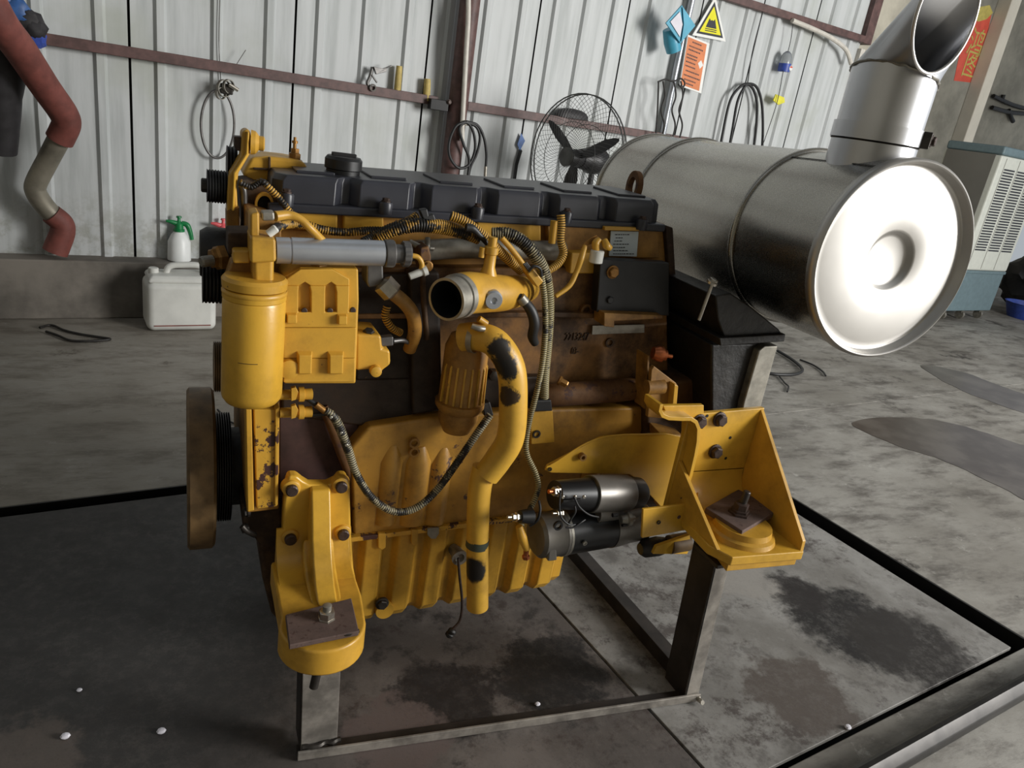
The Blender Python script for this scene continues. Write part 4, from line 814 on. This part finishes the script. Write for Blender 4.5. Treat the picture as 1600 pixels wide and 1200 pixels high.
e0_ = Vector((-.3, .954, 0)); e1_ = Vector((-.954, -.3, 0)); ang = [2 * math.pi * k / NS for k in range(NS)]
def pipe_rings(rr):
    A_ = [ob + (e0_ * math.cos(a) + e1_ * math.sin(a)) * rr + Vector((0, 0, cz + .01)) for a in ang]
    B_ = [p + Vector((0, 0, 1)) * ((mitp - p).dot(mn) / mn.z) for p in A_]
    f_ = rr / OR
    C_ = [rim_pt(ECX + f_ * (EA * EVX * math.cos(a) + EB * EUX * math.sin(a)), ECY + f_ * (EA * EVY * math.cos(a) + EB * EUY * math.sin(a))) for a in ang]
    return A_, B_, C_
A_, B_, C_ = pipe_rings(OR - .001); A2, B2, C2 = pipe_rings(OR - .005)
put('outlet_pipe', Geo().loft([A_, B_], cap=False).loft([A2, B2], cap=False), 'pipe_steel', muf, smooth=50)
put('outlet_elbow', Geo().loft([B_, C_, C2, B2], cap=False), 'pipe_steel', muf, smooth=50)
g = Geo()
rim = [(a + b) / 2 for a, b in zip(C_, C2)]; g.tube(rim + [rim[0]], .0035, 8, sub=1); put('mouth_rim', g, 'muffler_cap', muf)
wl = [p + Vector((random.uniform(-.002, .002), random.uniform(-.002, .002), random.uniform(-.002, .002))) + (p - (ob + Vector((0, 0, (p - ob).z)))).normalized() * .001 for p in B_]
put('weld', Geo().tube(wl + [wl[0]], .003, 6, sub=1), 'stained_alloy', muf)
# support bracket under the muffler
msb = thing('muffler_bracket', (1.36, 1.4, .62), parent=eng)
put('saddle', Geo().prism(pxp([(1118, 462), (1142, 458), (1175, 480), (1218, 515), (1224, 524), (1132, 528), (1122, 500)], 1.30), (0, .3, 0)), 'black_grease', msb, .004)
put('saddle_plate', Geo().prism(pxp([(1124, 528), (1228, 522), (1226, 534), (1126, 541)], 1.29), (0, .32, 0)), 'black_grease', msb, .003)
put('leg', Geo().prism(pxp([(1186, 548), (1196, 541), (1216, 540), (1186, 648), (1186, 700), (1150, 700), (1162, 630)], 1.30), (0, .05, 0)), 'stained_alloy', msb, .004)
put('leg_web', Geo().prism(pxp([(1112, 538), (1200, 536), (1186, 552), (1162, 630), (1152, 700), (1112, 700)], 1.32), (0, .25, 0)), 'black_grease', msb, .006)
put('tie_rod', Geo().cyl(E(1114, 440, 1.30), E(1092, 500, 1.31), .004, 10), 'zinc', msb)
bolt(msb, E(1113, 441, 1.30), .010, 'zinc', (.2, -.3, 1))

# ================================================================== THINGS ALONG THE REAR WALL
def wt(name, pts, off, r, mat, parent=None, seg=10, **k):
    return put(name, Geo().tube([Wl(p[0], p[1], p[2] if len(p) > 2 else off) for p in pts], r, seg), mat, parent, smooth=60)
def wprism(name, pts, off, th, mat, parent=None, bevel=.0):
    return put(name, Geo().prism([Wl(x, y, off) for x, y in pts], WN * th), mat, parent, bevel)
# pedestal fan
fcen = Wl(900, 247, .55); fa = Vector((-.93, -.36, .02)).normalized(); fu = fa.cross(Vector((0, 0, 1))).normalized(); fw = fu.cross(fa); FR = .36
fan = thing('pedestal_fan', Vector((fcen.x, fcen.y, 0)) - Vector((fa.x, fa.y, 0)) * .12, 'black pedestal fan with round wire guard standing against the sheet wall', 'fan')
def fp_(r, a, t): return fcen + fa * t + (fu * math.cos(a) + fw * math.sin(a)) * r
for nm, sgn in (('guard_front', 1), ('guard_rear', -1)):
    g = Geo()
    for k in range(64):
        a0_ = 2 * math.pi * k / 64
        g.tube([fp_(FR * q, a0_ + sgn * .75 * q, sgn * (.085 - .07 * q ** 2.2)) for q in (.16, .4, .65, .85, 1.0)], .0011, 4, sub=3)
    for q in (.16, .55, 1.0):
        g.tube([fp_(FR * q, 2 * math.pi * k / 40, sgn * (.085 - .07 * q ** 2.2)) for k in range(41)], .0018 if q < 1 else .004, 6, sub=1)
    put(nm, g, 'fan_wire', fan, smooth=60)
for k in range(3):
    a = R(34 + 120 * k); rows = []
    for q, hw, tw in ((.05, .022, .5), (.12, .040, .45), (.22, .040, .35), (.29, .024, .3), (.325, .008, .25)):
        c = fp_(q, a, 0); tv = (-fu * math.sin(a) + fw * math.cos(a)); wv = (tv * math.cos(tw) + fa * math.sin(tw)) * hw; nv = fa * .002
        rows.append([c - wv - nv, c + wv - nv, c + wv + nv, c - wv + nv])
    put('blade', Geo().loft(rows), 'fan_black', fan)
put('motor', Geo().lathe(fcen, fa, [(-.26, .02), (-.255, .06), (-.22, .078), (-.13, .08), (-.115, .07), (-.03, .055), (-.02, .03)], 28), 'fan_black', fan)
put('hub', Geo().lathe(fcen, fa, [(-.03, .05), (.02, .05), (.04, .035), (.085, .03), (.09, .001)], 24), 'fan_black', fan)
put('guard_badge', Geo().lathe(fcen, fa, [(.083, .055), (.09, .055), (.094, .04)], 24), 'fan_wire', fan)
pb_ = fcen - fa * .17
put('pole', Geo().cyl((pb_.x, pb_.y, .02), (pb_.x, pb_.y, pb_.z - .06), .018, 16), 'fan_black', fan)
put('base', Geo().lathe((pb_.x, pb_.y, 0), (0, 0, 1), [(0, .24), (.02, .24), (.035, .2), (.045, .03)], 40), 'fan_black', fan)
# dark rounded shape on the rail, standing in for a fan blade
kc = WP(uv(Wl(893, 188, .05))[0], .045, 1.320)
g = Geo().loft([[kc + WU * (.13 * c * math.cos(2 * math.pi * i / 24)) + WN * (.055 * c * math.sin(2 * math.pi * i / 24)) + Vector((0, 0, z)) for i in range(24)] for z, c in ((0, 1), (.02, 1.0), (.04, .85), (.055, .55), (.06, .1))])
tag(put('blade_stand_in', g, 'dark_bag', None), 'dark rounded stand-in for a fan blade on the brown rail', 'cap')  # not a cap: the shape stands in for a fan blade
# coiled hose on the column
ch_ = thing('coiled_hose', Wl(722, 262, .2), 'dark green hose coiled and hung on the brown column', 'hose')
for pts in ([(727, 190), (712, 198), (702, 222), (703, 245), (716, 262), (732, 258), (742, 235), (740, 208), (730, 192), (718, 200), (724, 225), (733, 250), (729, 290)],
            [(728, 191), (744, 198), (750, 215), (745, 240), (735, 262), (730, 290)], [(728, 190), (746, 196), (756, 215), (760, 240), (759, 262)]):
    wt('hose_coil', pts, .21, .0085, 'rubber', ch_)
put('hose_tip', Geo().cyl(Wl(759, 260, .21), Wl(758, 277, .21), .010, 12), 'zinc', ch_); put('hanging_hook', Geo().box(Wl(729, 192, .19), (.03, .03, .03)), 'zinc', ch_, .004)
# hanging wire loop with clamps
lp = thing('wire_loop', Wl(342, 246, .06), 'thin grey cable loop hanging from the rail by hose clamps', 'cable')
wt('cable_loop', [(340 + 26 * math.cos(R(a)), 194 + 53 * math.sin(R(a))) for a in range(-75, 286, 18)], .05, .0065, 'alloy_dark', lp, 8)
for x, y, r in ((350, 138, .042), (357, 135, .034), (345, 146, .03)):
    put('hose_clamp', Geo().lathe(Wl(x, y, .09), (WN + WU * .6).normalized(), [(-.008, r), (.008, r), (.008, r - .004), (-.008, r - .004)], 28, cap=False), 'stained_alloy', lp)
put('clamp_screw', Geo().cyl(Wl(358, 132, .11), Wl(372, 141, .11), .010, 10), 'zinc', lp); put('clamp_body', Geo().box(Wl(354, 139, .08), (.06, .04, .05)), 'dark_steel', lp, .006)
wt('hanging_wire', [(345, -40), (342, 60), (345, 128)], .03, .002, 'alloy_dark', lp, 6); wt('loose_wire', [(366, 106), (384, 78)], .06, .0018, 'alloy_dark', lp, 6)
# tool and wooden handles on the rail
tl = thing('clamp_tool', Wl(585, 140, .06), 'small grey clamp tool hooked on the brown wall rail', 'tool')
wprism('tool_jaw', [(582, 104), (597, 107), (610, 102), (610, 104), (603, 106), (602, 112), (586, 116)], .06, .02, 'alloy_dark', tl, .002)
wt('tool_arm', [(582, 105), (578, 120), (574, 130), (579, 138)], .06, .010, 'alloy_dark', tl); wt('tool_arm', [(581, 117), (584, 122), (589, 129)], .07, .005, 'alloy_dark', tl)
put('tool_ring', Geo().lathe(Wl(582, 137, .07), WN, [(0, .012), (0, .02), (.01, .02), (.01, .012)], 20, cap=False), 'dark_steel', tl)
for (x0_, y0_, x1_, y1_, r, lab) in ((624, 103, 620, 150, .020, 'taller yellow wooden handle stuck behind the brown rail'), (668, 123, 666, 160, .021, 'shorter yellow wooden handle nearest the brown column')):
    tag(put('wooden_handle', Geo().lathe(Wl(x1_, y1_, .045), Wl(x0_, y0_, .045) - Wl(x1_, y1_, .045), [(0, r * .8), (.01, r), (.10, r * .95), ((Wl(x0_, y0_, .045) - Wl(x1_, y1_, .045)).length, r * .85)], 18), 'wood_yellow'), lab, 'handle', 'wooden handles behind the wall rail')
# leaning pipe, hooks, folder, signs
tag(wt('steel_pipe', [(1086, -30), (1080, 5), (1058, 100), (1034, 218), (1024, 270)], .05, .022, 'alloy'), 'bright thin steel pipe leaning on the wall behind the blue folder', 'pipe')
hk = thing('hanging_chains', Wl(1050, 140, .14), 'rusty hooks and chains hanging on the leaning pipe', 'chain')
wt('hook_bar', [(1028, 128), (1040, 124), (1052, 127), (1064, 123), (1070, 130), (1066, 137), (1060, 132)], .14, .006, 'black_grease', hk)
for x in (1030, 1036, 1053, 1064): wt('chain', [(x, 127), (x + 3, 150), (x - 3, 172), (x + 2, 195), (x - 2, 216)] if x != 1030 else [(1029, 127), (1028, 160), (1025, 210)], .14, .006, 'black_grease', hk)
fo = thing('blue_folder', Wl(1062, 80, .13), 'blue plastic folder with papers tucked behind the leaning pipe', 'folder')
wprism('folder_cover', [(1064, 8), (1085, 40), (1062, 68), (1039, 36)], .21, .01, 'folder_blue', fo, .002); wprism('papers', [(1062, 18), (1066, 38), (1062, 58), (1047, 34)], .223, .004, 'paper', fo)
wprism('folder_flap', [(1066, 10), (1086, 40), (1064, 66), (1068, 38)], .227, .004, 'folder_blue', fo)
put('folder_roll', Geo().tube([Wl(1046, 45, .15), Wl(1050, 65, .15), Wl(1053, 80, .15)], [.045, .055, .05], 18), 'folder_blue', fo)
ws = thing('warning_sign', Wl(1110, 66, .03), 'yellow triangular warning sign with black flame mark on white board', 'sign')
tri = [Wl(1117, -6, .03), Wl(1133, 65, .03), Wl(1081, 55, .03)]
def tris(k, z, dx=0): c = (tri[0] + tri[1] + tri[2]) / 3; return [c + (p - c) * k + WN * z for p in tri]
put('board', Geo().prism(tris(1, 0), WN * .006), 'sign_white', ws); put('border', Geo().prism(tris(.80, .0062), WN * .0008), 'ink', ws); put('field', Geo().prism(tris(.64, .0072), WN * .0008), 'sign_yellow', ws)
tc = lambda a, b: tri[2] + (tri[1] - tri[2]) * a + (tri[0] - (tri[1] + tri[2]) / 2) * b + WN * .0082
g = Geo(); g.prism([tc(.34, .25), tc(.66, .25), tc(.62, .36), tc(.58, .47), tc(.535, .42), tc(.5, .44), tc(.46, .42), tc(.42, .47), tc(.38, .36)], WN * .0006)
for b in (.205, .16): g.prism([tc(.33, b), tc(.67, b), tc(.67, b + .022), tc(.33, b + .022)], WN * .0006)
put('pictogram', g, 'ink', ws)
nb = thing('orange_notice', Wl(1080, 142, .08), 'orange printed safety notice with small white diamond below the warning sign', 'notice')
on = [(1073, 54), (1107, 68), (1094, 146), (1060, 134)]
wprism('board', on, .08, .012, 'sign_white', nb, .001)
def onp(a, b): # a across, b down
    t = Vector((on[0][0], on[0][1])).lerp(Vector(on[1]), a); bt = Vector((on[3][0], on[3][1])).lerp(Vector(on[2]), a); q = t.lerp(bt, b); return Wl(q.x, q.y, .0925)
put('orange_field', Geo().prism([onp(.08, .03), onp(.93, .03), onp(.93, .96), onp(.08, .96)], WN * .001), 'sign_orange', nb)
g = Geo(); rows = [(.30, .08, .7), (.18, .17, .80), (.18, .24, .7), (.15, .34, .58), (.15, .40, .62), (.15, .48, .55), (.15, .56, .6), (.2, .65, .82), (.15, .74, .85), (.2, .82, .7), (.25, .89, .6)]
for a, b, e in rows:
    x = a
    while x < e: q = random.uniform(.03, .06); g.prism([onp(x, b), onp(x + q, b), onp(x + q, b + .028), onp(x, b + .028)], WN * .0016); x += q + .02
put('lettering', g, 'ink', nb); put('diamond', Geo().prism([onp(.8, .37), onp(.92, .45), onp(.8, .54), onp(.68, .45)], WN * .0018), 'sign_white', nb)
# hose hoop hung from the upper rail
hh = thing('hanging_hose', Wl(1165, 222, .07), 'black cable looped double and hung from the upper wall rail', 'cable')
for pts in ([(1122, 250), (1128, 215), (1140, 160), (1155, 137), (1168, 131), (1182, 136), (1190, 160), (1192, 200), (1190, 250)], [(1136, 250), (1144, 205), (1152, 160), (1162, 138), (1169, 132), (1178, 142), (1183, 165), (1181, 205), (1175, 250)]): wt('cable_loop', pts, .07, .010, 'rubber', hh)
wt('hanging_wire', [(1192, 18), (1176, 80), (1168, 130)], .05, .004, 'rubber', hh, 6)
hb = thing('hanging_bottle', Wl(1228, 115, .06), 'clear drink bottle with blue label hanging from the upper rail', 'bottle')
b0_ = Wl(1231, 80, .07); b1_ = Wl(1224, 112, .07); bd = b1_ - b0_
put('bottle_body', Geo().lathe(b0_, bd, [(0, .012), (.015, .03), (.04, .042), (bd.length * .62, .044)], 24), 'clear_plastic', hb); lbl = put('bottle_label', Geo().lathe(b0_ + bd * .6, bd, [(0, .045), (bd.length * .4, .044)], 24), 'bag_blue', hb)
g = Geo(); lc = b0_ + bd * .8 + WN * .044 + WU * .02
put('emblem', Geo().lathe(lc, WN, [(0, .018), (.004, .017)], 20), 'sign_white', lbl); put('emblem_top', Geo().prism([lc + WN * .0045 + WU * (.015 * math.cos(a)) + Vector((0, 0, .015 * math.sin(a))) for a in [R(10 + 16 * k) for k in range(11)]], WN * .001), 'banner_red', lbl)
wt('string', [(1240, 28), (1236, 60), (1231, 82)], .07, .003, 'rubber', hb, 6); wt('string', [(1224, 110), (1214, 160), (1196, 215), (1190, 230)], .10, .003, 'rubber', hb, 6)
wprism('yellow_tag', [(1211, 147), (1224, 152), (1225, 160), (1215, 164), (1207, 157)], .075, .01, 'tag_yellow', hb, .002)
# torn sheet flap
wprism('torn_flap', [(814, 208), (820, 220), (812, 235), (808, 226)], .02, .004, 'blue_plastic', back); wprism('torn_gap', [(812, 230), (816, 236), (808, 262), (803, 286), (800, 286), (805, 255)], .0185, .001, 'cavity', back)
# red hose and pipe at the left
eh = thing('exhaust_hose', Wl(88, 396, .10), 'red heat hose over a bent grey exhaust pipe at the left wall', 'hose')
wt('hose_sleeve', [(-40, -40, .7), (0, 35, .62), (30, 75, .5), (70, 135, .36), (98, 175, .28), (104, 192, .26), (98, 208, .24), (93, 218, .23)], .3, [.062, .062, .062, .060, .060, .058, .058, .058], 'red_hose', eh, 24)
wt('grey_pipe', [(97, 208, .24), (75, 250, .18), (57, 285, .15), (56, 300, .14), (70, 322, .12), (92, 345, .11)], .2, [.046, .045, .045, .045, .045, .045], 'pipe_grey', eh, 24)
wt('hose_sleeve', [(80, 334, .12), (96, 348, .11), (98, 362, .105), (90, 384, .10), (86, 394, .10)], .12, [.050, .052, .054, .056, .056], 'red_hose', eh, 24)
jk = tag(wt('work_jacket', [(-25, 40, .3), (-8, 90, .28), (-2, 150, .25), (-1, 200, .22), (-2, 236, .2)], .25, [.13, .12, .085, .075, .07], 'dark_bag', None, 20), 'dark hanging sleeve of cloth at the far left beside the red hose', 'cloth')
rg = thing('rag_bundle', Wl(40, 62, .12), 'blue and black rags tied on the rail above the red hose', 'rags')
for x, y, r, m in ((24, 14, .05, 'blue_plastic'), (31, 27, .045, 'blue_plastic'), (36, 36, .025, 'bottle_plastic'), (46, 34, .05, 'dark_bag'), (52, 45, .05, 'dark_bag'), (56, 52, .03, 'paper'), (56, 60, .04, 'bag_blue')):
    q = Geo().ball(Wl(x, y, .12), r, 14, (1.1, .8, 1)); 
    for v in q.bm.verts: v.co += Vector((random.uniform(-1, 1), random.uniform(-1, 1), random.uniform(-1, 1))) * r * .16
    put('rag', q, m, rg)
# jerrycan
jc = thing('jerrycan', WP(.76, .27, 0), 'translucent white plastic jerrycan standing on the floor by the ledge', 'jerrycan')
def wbox(u0, u1, v0, v1, z0, z1): return Geo().prism([WP(u0, v0, z0), WP(u1, v0, z0), WP(u1, v1, z0), WP(u0, v1, z0)], (0, 0, z1 - z0))
put('can_body', wbox(.60, .93, .15, .36, 0.001, .255), 'can_plastic', jc, .035, seg=5); put('can_shoulder', Geo().loft([[WP(u, v, z) for u, v in ((.60 + i, .15 + i), (.93 - i, .15 + i), (.93 - i, .36 - i), (.60 + i, .36 - i))] for i, z in ((.012, .25), (.012, .268), (.03, .285))]), 'can_plastic', jc, .012, seg=3)
put('can_handle', Geo().tube([WP(.70, .255, .275), WP(.72, .255, .315), WP(.78, .255, .325), WP(.86, .255, .322), WP(.90, .255, .28)], .016, 12), 'can_plastic', jc)
put('can_cap', Geo().lathe(WP(.645, .255, .28), (0, 0, 1), [(0, .024), (.025, .024), (.028, .02)], 24), 'can_plastic', jc)
put('oil_line', wbox(.632, .90, .3595, .3615, .030, .036), 'red_hose', jc)
# spray bottles on the ledge
def sprayer(x, y, mat, lab):
    b = Wl(x, y, .055); b.z = .301; t = thing('spray_bottle', b, lab, 'spray bottle', group='pump spray bottles on the ledge')
    put('bottle_body', Geo().lathe(b, (0, 0, 1), [(0, .05), (.004, .058), (.10, .056), (.135, .04), (.155, .024), (.16, .022)], 32), 'bottle_plastic', t)
    hd = put('pump_head', Geo().lathe(b + Vector((0, 0, .155)), (0, 0, 1), [(0, .028), (.012, .028), (.014, .022), (.04, .021), (.05, .012), (.058, .008), (.07, .008), (.072, .014), (.08, .012)], 24), mat, t)
    put('nozzle', Geo().tube([b + Vector((-.01, 0, .195)), b + Vector((-.04, -.01, .205)), b + Vector((-.062, -.015, .208))], [.014, .010, .006], 12), mat, hd)
    put('trigger', Geo().tube([b + Vector((.012, 0, .20)), b + Vector((.04, 0, .19)), b + Vector((.055, 0, .15)), b + Vector((.062, 0, .115))], [.012, .014, .012, .010], 12), mat, hd)
sprayer(280, 397, 'green_plastic', 'white spray bottle with a green pump head on the ledge')
sprayer(348, 405, 'red_plastic', 'white spray bottle with a red pump head half hidden by the engine')

# ================================================================== RIGHT BACKGROUND
bq = [(1512, 24), (1549, 21), (1526, 130), (1490, 126)]
bn = thing('paper_banner', Wl(1515, 130, -.34), 'faded red paper banner with gold characters pasted on the pillar', 'banner')
wprism('banner_sheet', bq, -.346, .003, 'banner_red', bn); wprism('banner_top', [(1512, 24), (1524, 12), (1546, 8), (1551, 20), (1541, 30), (1528, 34)], -.345, .003, 'banner_gold', bn)
bup = (Wl(1535, 24, -.34) - Wl(1513, 128, -.34)).normalized()
text('characters', '鸿', Wl(1509, 80, -.341), WU, bup, .27, 'banner_gold', bn, .001); text('characters', '图', Wl(1501, 114, -.341), WU, bup, .27, 'banner_gold', bn, .001)
# air cooler
cu0, cu1, cv0, cv1 = 7.73, 8.62, -.05, .5
ac = thing('air_cooler', WP(8.1, .2, 0), 'tall white and grey-blue air cooler on casters beside the cream column', 'air cooler')
put('lower_tank', wbox(cu0 + .01, cu1 - .01, cv0 + .01, cv1 - .01, .10, .50), 'cooler_blue', ac, .012); put('tank_lip', wbox(cu0, cu1, cv0, cv1, .49, .52), 'cooler_blue', ac, .006)
cbx = put('upper_cabinet', wbox(cu0, cu1, cv0, cv1, .52, 1.60), 'cooler_white', ac, .02); put('top_cover', wbox(cu0, cu1, cv0, cv1, 1.60, 1.68), 'cooler_blue', ac, .02)
put('side_shell', wbox(cu0 - .004, cu0 + .002, cv0 + .02, cv1 - .06, .55, 1.6), 'ceiling_grey', ac)
slot = None; cw = (cu1 - cu0 - .12) / 3
for c in range(3):
    for k in range(30):
        u_ = cu0 + .11 + c * cw; z_ = .72 + k * .026
        if slot is None:
            slot = put('louvre_slot', Geo().prism([WP(u_, cv1 - .002, z_), WP(u_ + cw * .78, cv1 - .002, z_), WP(u_ + cw * .78, cv1 - .002, z_ + .014), WP(u_, cv1 - .002, z_ + .014)], WN * .0045), 'ink', cbx); so = WORIG[slot.name].copy(); b_u, b_z = u_, z_
        else:
            o = slot.copy(); COL.objects.link(o); o.location = slot.location + WU * (u_ - b_u) + Vector((0, 0, z_ - b_z)); o.parent = cbx
    put('cabinet_groove', wbox(cu0 + .09 + c * cw, cu0 + .096 + c * cw, cv1 - .002, cv1 + .002, .54, 1.58), 'ceiling_grey', cbx)
for u_, v_ in ((cu0 + .09, cv1 - .08), (cu1 - .45, cv1 - .08), (cu1 - .09, cv1 - .08), (cu0 + .09, cv0 + .08), (cu1 - .09, cv0 + .08)):
    put('caster', Geo().cyl(WP(u_ - .015, v_, .045), WP(u_ + .015, v_, .045), .045, 20).box(WP(u_, v_, .085), (.05, .05, .03)), 'stained_alloy', ac)
gb = Geo().ball(G(1604, 486) + Vector((.1, .1, .34)), .36, 22, (1, 1, .95))
for v in gb.bm.verts: v.co += Vector((random.uniform(-1, 1), random.uniform(-1, 1), random.uniform(-1, 1))) * .035
tag(put('rubbish_bag', gb, 'black', None), 'black plastic rubbish bag at the right edge behind the air cooler', 'bag')
bb = G(1588, 497); tag(put('blue_basin', Geo().lathe(bb + Vector((.15, 0, 0)), (0, 0, 1), [(0, .18), (.16, .24), (.165, .25), (.165, .235), (.02, .17)], 32), 'bag_blue', None), 'blue plastic basin on the floor beside the black bag', 'basin')
pr_ = thing('pipe_rack', Wl(1580, 160, -2.0), 'dark metal rods sticking out from the far wall at right', 'rods')
for pts in ([(1552, 150), (1580, 163), (1604, 170)], [(1550, 168), (1576, 175), (1604, 178)], [(1576, 172), (1580, 184), (1583, 190)], [(1568, 148), (1566, 156), (1572, 160)]): wt('rod', pts, -2.0, .03, 'black_grease', pr_, 8)
# cables and bits on the floor
def floor_line(name, pts, r, mat, lab, cat): return tag(put(name, Geo().tube([G(x, y, r + .003) for x, y in pts], r, 8), mat, None, smooth=60), lab, cat)
floor_line('floor_cable', [(1215, 548), (1235, 560), (1250, 572), (1253, 580), (1240, 585), (1215, 585), (1195, 582)], .010, 'rubber', 'black cable curled on the concrete beside the muffler bracket', 'cable')
floor_line('floor_cable', [(1218, 588), (1226, 598), (1232, 604), (1230, 612)], .005, 'rubber', 'short scrap of black cable on the concrete right of the engine', 'cable')
floor_line('floor_cable', [(1250, 562), (1270, 570), (1285, 580), (1290, 587)], .006, 'rubber', 'thin black cable end under the muffler end cap', 'cable')
floor_line('twisted_wire', [(62, 512), (80, 508), (100, 516), (125, 522), (150, 526), (172, 530), (140, 533), (110, 532), (90, 524), (72, 518)], .006, 'black_grease', 'tangle of dark wire on the floor in front of the ledge', 'wire')
floor_line('twisted_wire', [(340, 640), (348, 648), (355, 650), (352, 655), (362, 660), (372, 664)], .004, 'black_grease', 'thin dark wire scrap on the floor behind the crank damper', 'wire')
labs = ['small pale stone on the dark steel plate at the lower left', 'tiny white chip on the dark plate nearest the stand leg', 'tiny pale chip on the dark plate left of the stand', 'small pale chip on the steel plate under the engine', 'small white chip on the floor in front of the steel plate edge']
for (x, y, r), lb_ in zip(((102, 1150, .008), (252, 1142, .008), (124, 1078, .005), (840, 1100, .006), (1325, 1136, .008)), labs):
    q = Geo().ball(G(x, y, r * .6 + .002), r, 8, (1.2, 1, .7)); tag(put('stone_chip', q, 'paper', None), lb_, 'stone chip', 'stone chips on the floor')
